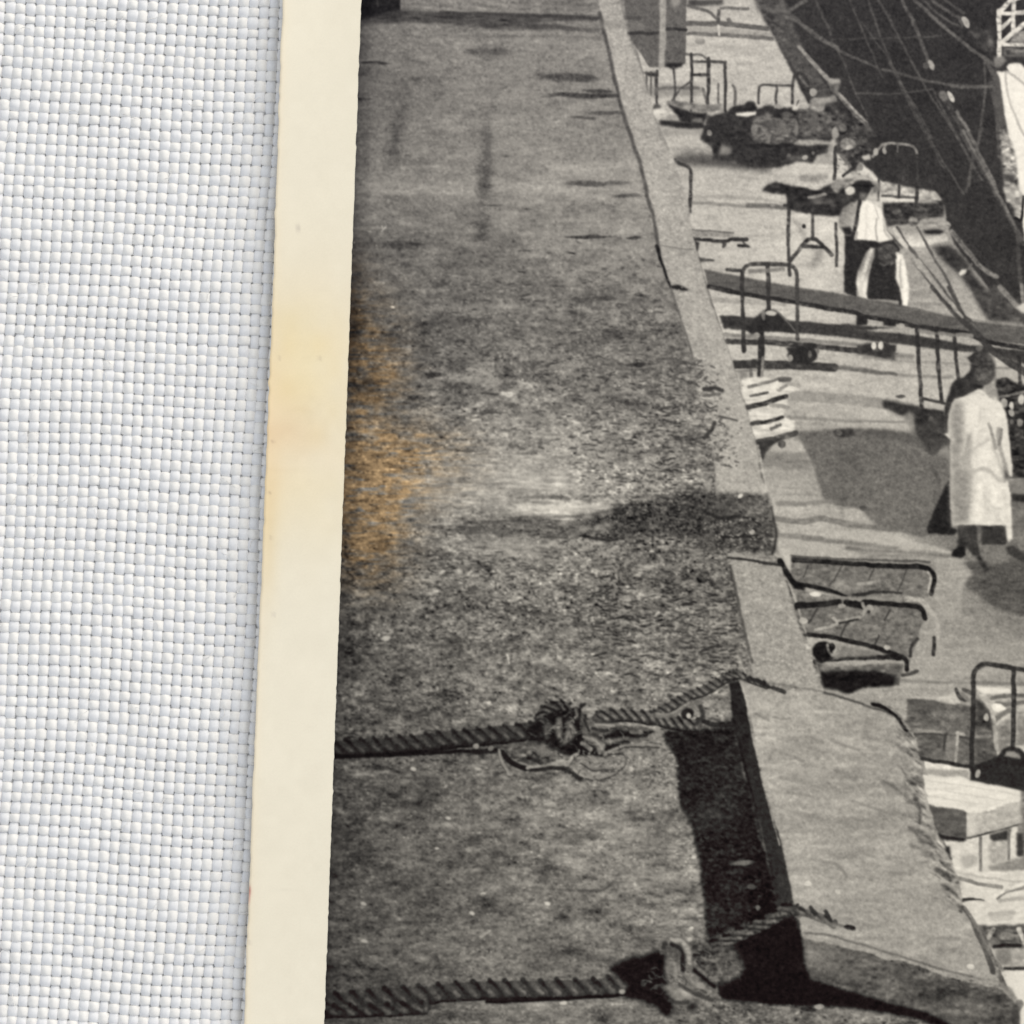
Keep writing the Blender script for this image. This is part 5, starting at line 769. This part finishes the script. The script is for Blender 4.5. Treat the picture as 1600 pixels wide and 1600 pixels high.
def yarn_mat(name, c):
    m, nt, bs = nodes(name)
    n = noise_node(nt, 2600, 4, .7); r = nt.nodes.new('ShaderNodeValToRGB')
    r.color_ramp.elements[0].position = .3; r.color_ramp.elements[0].color = (c[0] * .90, c[1] * .90, c[2] * .91, 1)
    r.color_ramp.elements[1].position = .7; r.color_ramp.elements[1].color = (*c, 1)
    nt.links.new(n.outputs['Fac'], r.inputs['Fac'])
    nb = noise_node(nt, 160, 2); mx = nt.nodes.new('ShaderNodeMixRGB'); mx.blend_type = 'MULTIPLY'; mx.inputs['Fac'].default_value = .10
    nt.links.new(r.outputs['Color'], mx.inputs[1]); nt.links.new(nb.outputs['Fac'], mx.inputs[2]); nt.links.new(mx.outputs['Color'], bs.inputs['Base Color'])
    bs.inputs['Roughness'].default_value = .75; bs.inputs['Specular IOR Level'].default_value = .25
    bp = nt.nodes.new('ShaderNodeBump'); bp.inputs['Strength'].default_value = .45; bp.inputs['Distance'].default_value = .00004
    n2 = noise_node(nt, 9000, 3, .7); nt.links.new(n2.outputs['Fac'], bp.inputs['Height']); nt.links.new(bp.outputs['Normal'], bs.inputs['Normal'])
    return m
m_warp = yarn_mat('cool_white_yarn', (.865, .87, .88)); m_weft = yarn_mat('warm_white_yarn', (.925, .91, .878))
m_under, nt, bs = nodes('cloth_backing'); n = noise_node(nt, 900, 2); r = nt.nodes.new('ShaderNodeValToRGB'); r.color_ramp.elements[0].color = (.68, .68, .68, 1); r.color_ramp.elements[1].color = (.8, .8, .79, 1); nt.links.new(n.outputs['Fac'], r.inputs['Fac']); nt.links.new(r.outputs['Color'], bs.inputs['Base Color']); bs.inputs['Roughness'].default_value = .9

# ---- woven cloth: every yarn is a real tube going over and under
PW, PH = 16.0, 16.75                      # yarn pitch
ca, sa = math.cos(math.radians(-3.6)), math.sin(math.radians(-3.6))
def cloth_xy(u, v):                       # cloth frame -> print units (u across, v down), slightly sheared and wavy
    u = np.asarray(u, float); v = np.asarray(v, float)
    wob = 2.2 * np.sin(v / 170. + 1) + 1.2 * np.sin(v / 61. + u / 90.); wov = 2.0 * np.sin(u / 120. + v / 300.) + 1.0 * np.sin(u / 47. + 2)
    x = u * ca + v * math.sin(math.radians(-3.2)) + 60 + wob; y = -u * sa + v * ca - 40 + wov
    return x, y
U0, U1, V0, V1 = -16, 40, -7, 112
nu, nv = U1 - U0, V1 - V0
wr = np.random.default_rng(21)
jw = wr.normal(0, 1, (nu, nv)); jf = wr.normal(0, 1, (nu, nv)); jx = wr.normal(0, .45, (nu, nv)); jy = wr.normal(0, .45, (nu, nv))
cu = wr.normal(0, .7, nu); cv = wr.normal(0, .8, nv); tu = wr.normal(0, .35, nu); tv = wr.normal(0, .5, nv)
for a_, n_ in ((jw, 40), (jf, 60)):        # slubs: thicker stretches of yarn
    for _ in range(n_):
        i_, j_ = wr.integers(0, nu), wr.integers(0, nv); L_n = wr.integers(2, 6)
        if a_ is jw: a_[i_, j_:j_ + L_n] += 1.4
        else: a_[i_:i_ + L_n, j_] += 1.4
vs, fs, mis = [], [], []; off = 0
RS, SEG = 10, 8
def yarn(kind, k):
    global off
    n = nv if kind == 0 else nu
    s = np.arange(0, (n - 1) * SEG + 1) / SEG
    i0 = np.clip(s.astype(int), 0, n - 2); t = s - i0; ts = t * t * (3 - 2 * t)
    if kind == 0:   # warp, runs down
        lat = jx[k, i0] * (1 - ts) + jx[k, i0 + 1] * ts + cu[k]; wid = 7.55 + .5 * (jw[k, i0] * (1 - ts) + jw[k, i0 + 1] * ts)
        u = (k + U0) * PW + lat; v = (s + V0) * PH; sign = 1 if (k % 2) else -1
    else:
        lat = jy[i0, k] * (1 - ts) + jy[i0 + 1, k] * ts + cv[k]; wid = 7.45 + .6 * (jf[i0, k] * (1 - ts) + jf[i0 + 1, k] * ts)
        v = (k + V0) * PH + lat; u = (s + U0) * PW; sign = -1 if (k % 2) else 1
    # plain weave: over / under alternates; +1 at a crossing means on top
    ph = np.cos(np.pi * s) * sign
    amp = 2.5 if kind == 0 else 3.3
    z = amp * np.sign(ph) * np.abs(ph) ** .85
    wid = (wid + (tu[k] if kind == 0 else tv[k])) * (1 + .10 * ph)                                      # bulges where it is on top
    thk = 3.3 + .4 * ph
    th = np.arange(RS) / RS * 2 * np.pi
    ct, sn = np.cos(th), np.sin(th)
    uu = np.repeat(u[:, None] if np.ndim(u) else np.full((len(s), 1), u), RS, 1); vv = np.repeat(v[:, None], RS, 1) if np.ndim(v) else np.full((len(s), RS), v)
    if kind == 0: uu = uu + wid[:, None] * ct[None]
    else: vv = vv + wid[:, None] * ct[None]
    zz = z[:, None] + thk[:, None] * sn[None]
    x, y = cloth_xy(uu, vv)
    P3 = np.stack([(x - 800) * S, (800 - y) * S, zz * S], -1).reshape(-1, 3)
    a = np.arange(len(s) - 1)[:, None] * RS; b = np.arange(RS)[None]; b2 = (b + 1) % RS
    q = np.stack([a + b, a + b2, a + RS + b2, a + RS + b], -1).reshape(-1, 4) + off
    if kind == 1: q = q[:, ::-1]
    vs.append(P3); fs.append(q); mis.append(np.full(len(q), kind)); off += len(P3)
for k in range(nu): yarn(0, k)
for k in range(nv): yarn(1, k)
for q_ in range(70):                       # loose fibres lying on the weave
    x0_, y0_ = wr.uniform(-10, 420), wr.uniform(0, 1600); a_ = wr.uniform(0, 6.28); n_ = 9; pts = []
    for i_ in range(n_):
        pts.append((x0_, y0_, 7.2 + 1.2 * math.sin(i_ * 1.3 + q_))); a_ += wr.normal(0, .35); x0_ += 3.2 * math.cos(a_); y0_ += 3.2 * math.sin(a_)
    pts = np.array(pts); th = np.arange(4) / 4 * 2 * np.pi
    P3 = np.stack([pts[:, None, 0] + .42 * np.cos(th)[None], pts[:, None, 1] + .42 * np.cos(th + 1)[None], pts[:, None, 2] + .42 * np.sin(th)[None]], -1).reshape(-1, 3)
    P3 = np.stack([(P3[:, 0] - 800) * S, (800 - P3[:, 1]) * S, P3[:, 2] * S], -1)
    a = np.arange(n_ - 1)[:, None] * 4; b = np.arange(4)[None]; b2 = (b + 1) % 4
    q = np.stack([a + b, a + b2, a + 4 + b2, a + 4 + b], -1).reshape(-1, 4) + off; vs.append(P3); fs.append(q); mis.append(np.full(len(q), 1)); off += len(P3)
cloth = mesh_np('cloth', np.vstack(vs), np.vstack(fs), 4, mats=[m_warp, m_weft], mi=np.concatenate(mis), smooth=True)
cloth['kind'] = 'structure'; cloth['label'] = 'white plain woven cloth under the old photograph'; cloth['category'] = 'cloth'
v = np.array([[-1600, -900, -1.6], [3600, -900, -1.6], [3600, 2900, -1.6], [-1600, 2900, -1.6]], float)  # added pale sheet, raised in among the yarns so the holes look brighter
tt = mesh_np('added_backing_sheet', np.stack([(v[:, 0] - 800) * S, (800 - v[:, 1]) * S, v[:, 2] * S], -1), np.array([[3, 2, 1, 0]]), 4, mat=m_under); tt['kind'] = 'structure'; tt['label'] = 'pale sheet added inside the weave to brighten its holes'; tt['category'] = 'added backing sheet'

# ---- the print itself
ZP = 20.0                                  # height of the emulsion above the middle of the cloth
def zprint(x, y):                          # the old sheet bows a little away from the cloth
    d = np.clip(x - (443 - y * .0375), 0, None)
    return ZP + 6 * np.exp(-d / 110.) + 1.5 * np.sin(y / 420. + .6)
root = bpy.data.objects.new('photograph', None); root.location = (0, 0, 0); col.objects.link(root)
root['label'] = 'old black and white dockside photograph with cream border, stained orange at its edge'; root['category'] = 'photograph'
step = 1.35
gx = np.arange(X0 + 4, X1 - 4, step); gy = np.arange(Y0 + 4, Y1 - 4, step)
def limit(y): return 565 - y * (58 / 1600.) + .5 * np.sin(y / 7.) * 0
# warp the grid so that its first column lies exactly on the picture's left limit
wig = (vnoise(5, 5, 77, (len(gy), 4))[:, 0]) * .35
lim = limit(gy) + wig
GX = lim[:, None] + (gx[None] - gx[0]) * ((gx[-1] - lim[:, None]) / (gx[-1] - gx[0])); GY = np.repeat(gy[:, None], len(gx), 1)
def samp(a, x, y):
    x = np.clip(x - X0 - .5, 0, W - 1.01); y = np.clip(y - Y0 - .5, 0, H - 1.01); xi = x.astype(int); yi = y.astype(int); fx = (x - xi)[..., None]; fy = (y - yi)[..., None]
    return (a[yi, xi] * (1 - fx) + a[yi, xi + 1] * fx) * (1 - fy) + (a[yi + 1, xi] * (1 - fx) + a[yi + 1, xi + 1] * fx) * fy
cc = samp(lin.astype(np.float32), GX, GY)
Pz = zprint(GX, GY); PP = np.stack([(GX - 800) * S, (800 - GY) * S, Pz * S], -1)
ny, nx = GX.shape
idx = np.arange(ny * nx).reshape(ny, nx)
quad = np.stack([idx[:-1, :-1], idx[1:, :-1], idx[1:, 1:], idx[:-1, 1:]], -1).reshape(-1, 4)
ci = ids[np.clip((GY[:-1, :-1] - Y0 + .7).astype(int), 0, H - 1), np.clip((GX[:-1, :-1] - X0 + .7).astype(int), 0, W - 1)].reshape(-1)
V_all = PP.reshape(-1, 3); C_all = cc.reshape(-1, 3)
def piece(name, mask):
    q = quad[mask]; u, inv = np.unique(q.ravel(), return_inverse=True)
    return mesh_np(name, V_all[u], inv.reshape(-1, 4), 4, mat=m_pic, colr=C_all[u], smooth=True)
pic = piece('picture', ci == 0); pic.parent = root; pic['label'] = 'grey picture of a gravel roof above a quay'
for k in range(1, len(names)):
    mk = ci == k
    if mk.sum() < 60: continue
    o = piece('pictured_' + names[k], mk); o.parent = pic
    if labels[k]: o['label'] = labels[k]

# paper sheet: border on top, thickness and back
gy2 = np.arange(-110, 1720, 4.0); e_out = 443 - gy2 * .0375 + 1.0 * np.sin(gy2 / 330.) + vnoise(6, 3, 78, (len(gy2), 4))[:, 0] * .45 + vnoise(6, 11, 79, (len(gy2), 4))[:, 0] * .3
l2 = limit(gy2) + .9
nb_ = 34; tt_ = np.linspace(0, 1, nb_); BX = e_out[:, None] + (l2 - e_out)[:, None] * tt_[None]; BY = np.repeat(gy2[:, None], nb_, 1)
cream = np.array([.912, .880, .800]); cn = vnoise(30, 40, 80, BX.shape) * .004 + vnoise(8, 9, 81, BX.shape) * .003 + vnoise(3, 3, 82, BX.shape) * .003
bc = np.repeat(np.repeat(cream[None, None], len(gy2), 0), nb_, 1) + cn[..., None]
def bst(x, y, sx, sy, a, tint): 
    global bc
    a = a * (.68 if sx > 9 else 1)
    k = a * np.exp(-.5 * (((BX - x) / sx) ** 2 + ((BY - y) / sy) ** 2)); k = k * (1 + (.12 if sx > 12 else .0) * vnoise(7, 9, 90 + int(x), BX.shape)); bc = bc + k[..., None] * np.array(tint)
bst(470, 600, 95, 130, 1, (-.002, -.036, -.085)); bst(432, 650, 20, 80, .8, (-.005, -.03, -.045)); bst(455, 670, 30, 30, 1, (-.02, -.04, -.04)); bst(425, 750, 12, 50, .8, (.0, -.035, -.08)); bst(420, 860, 10, 60, 1, (-.01, -.04, -.09)); bst(470, 580, 50, 60, 1, (.01, .0, -.05)); bst(480, 690, 25, 14, 1, (-.01, -.02, -.03)); bst(445, 672, 22, 8, .5, (-.03, -.045, -.05)); bst(480, 760, 60, 70, .8, (-.004, -.02, -.06)); bst(455, 500, 40, 30, .6, (-.005, -.015, -.05)); bst(470, 640, 12, 4, .5, (-.03, -.04, -.05)); bst(440, 735, 26, 3, .4, (-.03, -.04, -.05)); bst(430, 800, 20, 30, .5, (-.01, -.025, -.05)); bst(500, 720, 30, 20, -.5, (-.01, -.02, -.06))
edge = np.exp(-(BX - e_out[:, None]) / 5.); bc = bc + edge[..., None] * np.array([.01, -.012, -.035])
bst(466, 357, 1.2, 4, 1, (-.25, -.25, -.2)); bst(391, 1391, 1.3, 5, .9, (-.2, -.5, -.42)); bst(390, 1404, 1.0, 6, .5, (-.1, -.35, -.3)); bst(445, 1391, 12, 1.4, .5, (-.06, -.06, -.05))
for x, y in ((422, 770), (428, 960), (424, 840), (500, 560), (391, 1472), (427, 690), (437, 560)): bst(x, y, 1.8, 1.8, .5, (-.2, -.2, -.15))
bc = s2l(np.clip(bc, 0, 1))
bv = np.stack([(BX - 800) * S, (800 - BY) * S, (zprint(BX, BY) - .4) * S], -1).reshape(-1, 3); bi = np.arange(len(bv)).reshape(BX.shape)
bq = np.stack([bi[:-1, :-1], bi[1:, :-1], bi[1:, 1:], bi[:-1, 1:]], -1).reshape(-1, 4)
# rounded cut edge down to the back of the sheet
TH = 5.0; base = len(bv); ev = []
for dx, dz in ((-.7, 1.2), (-.9, 3.0), (-.3, TH)):
    ev.append(np.stack([(e_out + dx - 800) * S, (800 - gy2) * S, (zprint(e_out, gy2) - dz) * S], -1))
for bxx in (25, 60, 110, 170, 250, 380, 600, 1310):
    bx = e_out + bxx; ev.append(np.stack([(bx - 800) * S, (800 - gy2) * S, (zprint(bx, gy2) - TH) * S], -1))
allv = np.vstack([bv] + ev); allc = np.vstack([bc.reshape(-1, 3)] + [np.repeat(s2l(np.array([[.86, .82, .74]])), len(gy2), 0)] * len(ev))
prev = bi[:, 0]; eq = []
for r_ in range(len(ev)):
    cur_ = base + r_ * len(gy2) + np.arange(len(gy2)); eq.append(np.stack([prev[:-1], cur_[:-1], cur_[1:], prev[1:]], -1)); prev = cur_
border = mesh_np('border', allv, np.vstack([bq] + eq), 4, mat=m_pap, colr=allc, smooth=True); border.parent = root
border['label'] = 'cream white paper border with brownish stain'

# ------------------------------------------------------------------ light and camera
w = bpy.data.worlds.new('World'); scn.world = w; w.use_nodes = True
bg = w.node_tree.nodes['Background']; bg.inputs['Color'].default_value = (.915, .95, 1.0, 1); bg.inputs['Strength'].default_value = .75
def area(name, loc, size, power, c, target=(0, 0, 0)):
    l = bpy.data.lights.new(name, 'AREA'); l.shape = 'RECTANGLE'; l.size, l.size_y = size; l.energy = power; l.color = c
    o = bpy.data.objects.new(name, l); col.objects.link(o); o.location = loc
    from mathutils import Vector
    o.rotation_euler = (Vector(target) - Vector(loc)).to_track_quat('-Z', 'Y').to_euler(); return o
area('window_light', (.86, .80, .50), (.9, .9), 13.6, (1.0, .92, .80))
cam = bpy.data.cameras.new('camera'); co = bpy.data.objects.new('camera', cam); col.objects.link(co); scn.camera = co
co.location = (0, 0, (HC + ZP) * S); co.rotation_euler = (0, 0, 0)
cam.sensor_width = 36; cam.lens = 36 * HC / 1600.; cam.clip_start = .005; cam.clip_end = 10
scn.view_settings.view_transform = 'Standard'; scn.view_settings.look = 'None'; scn.view_settings.exposure = 0; scn.view_settings.gamma = 1
scn.render.film_transparent = False
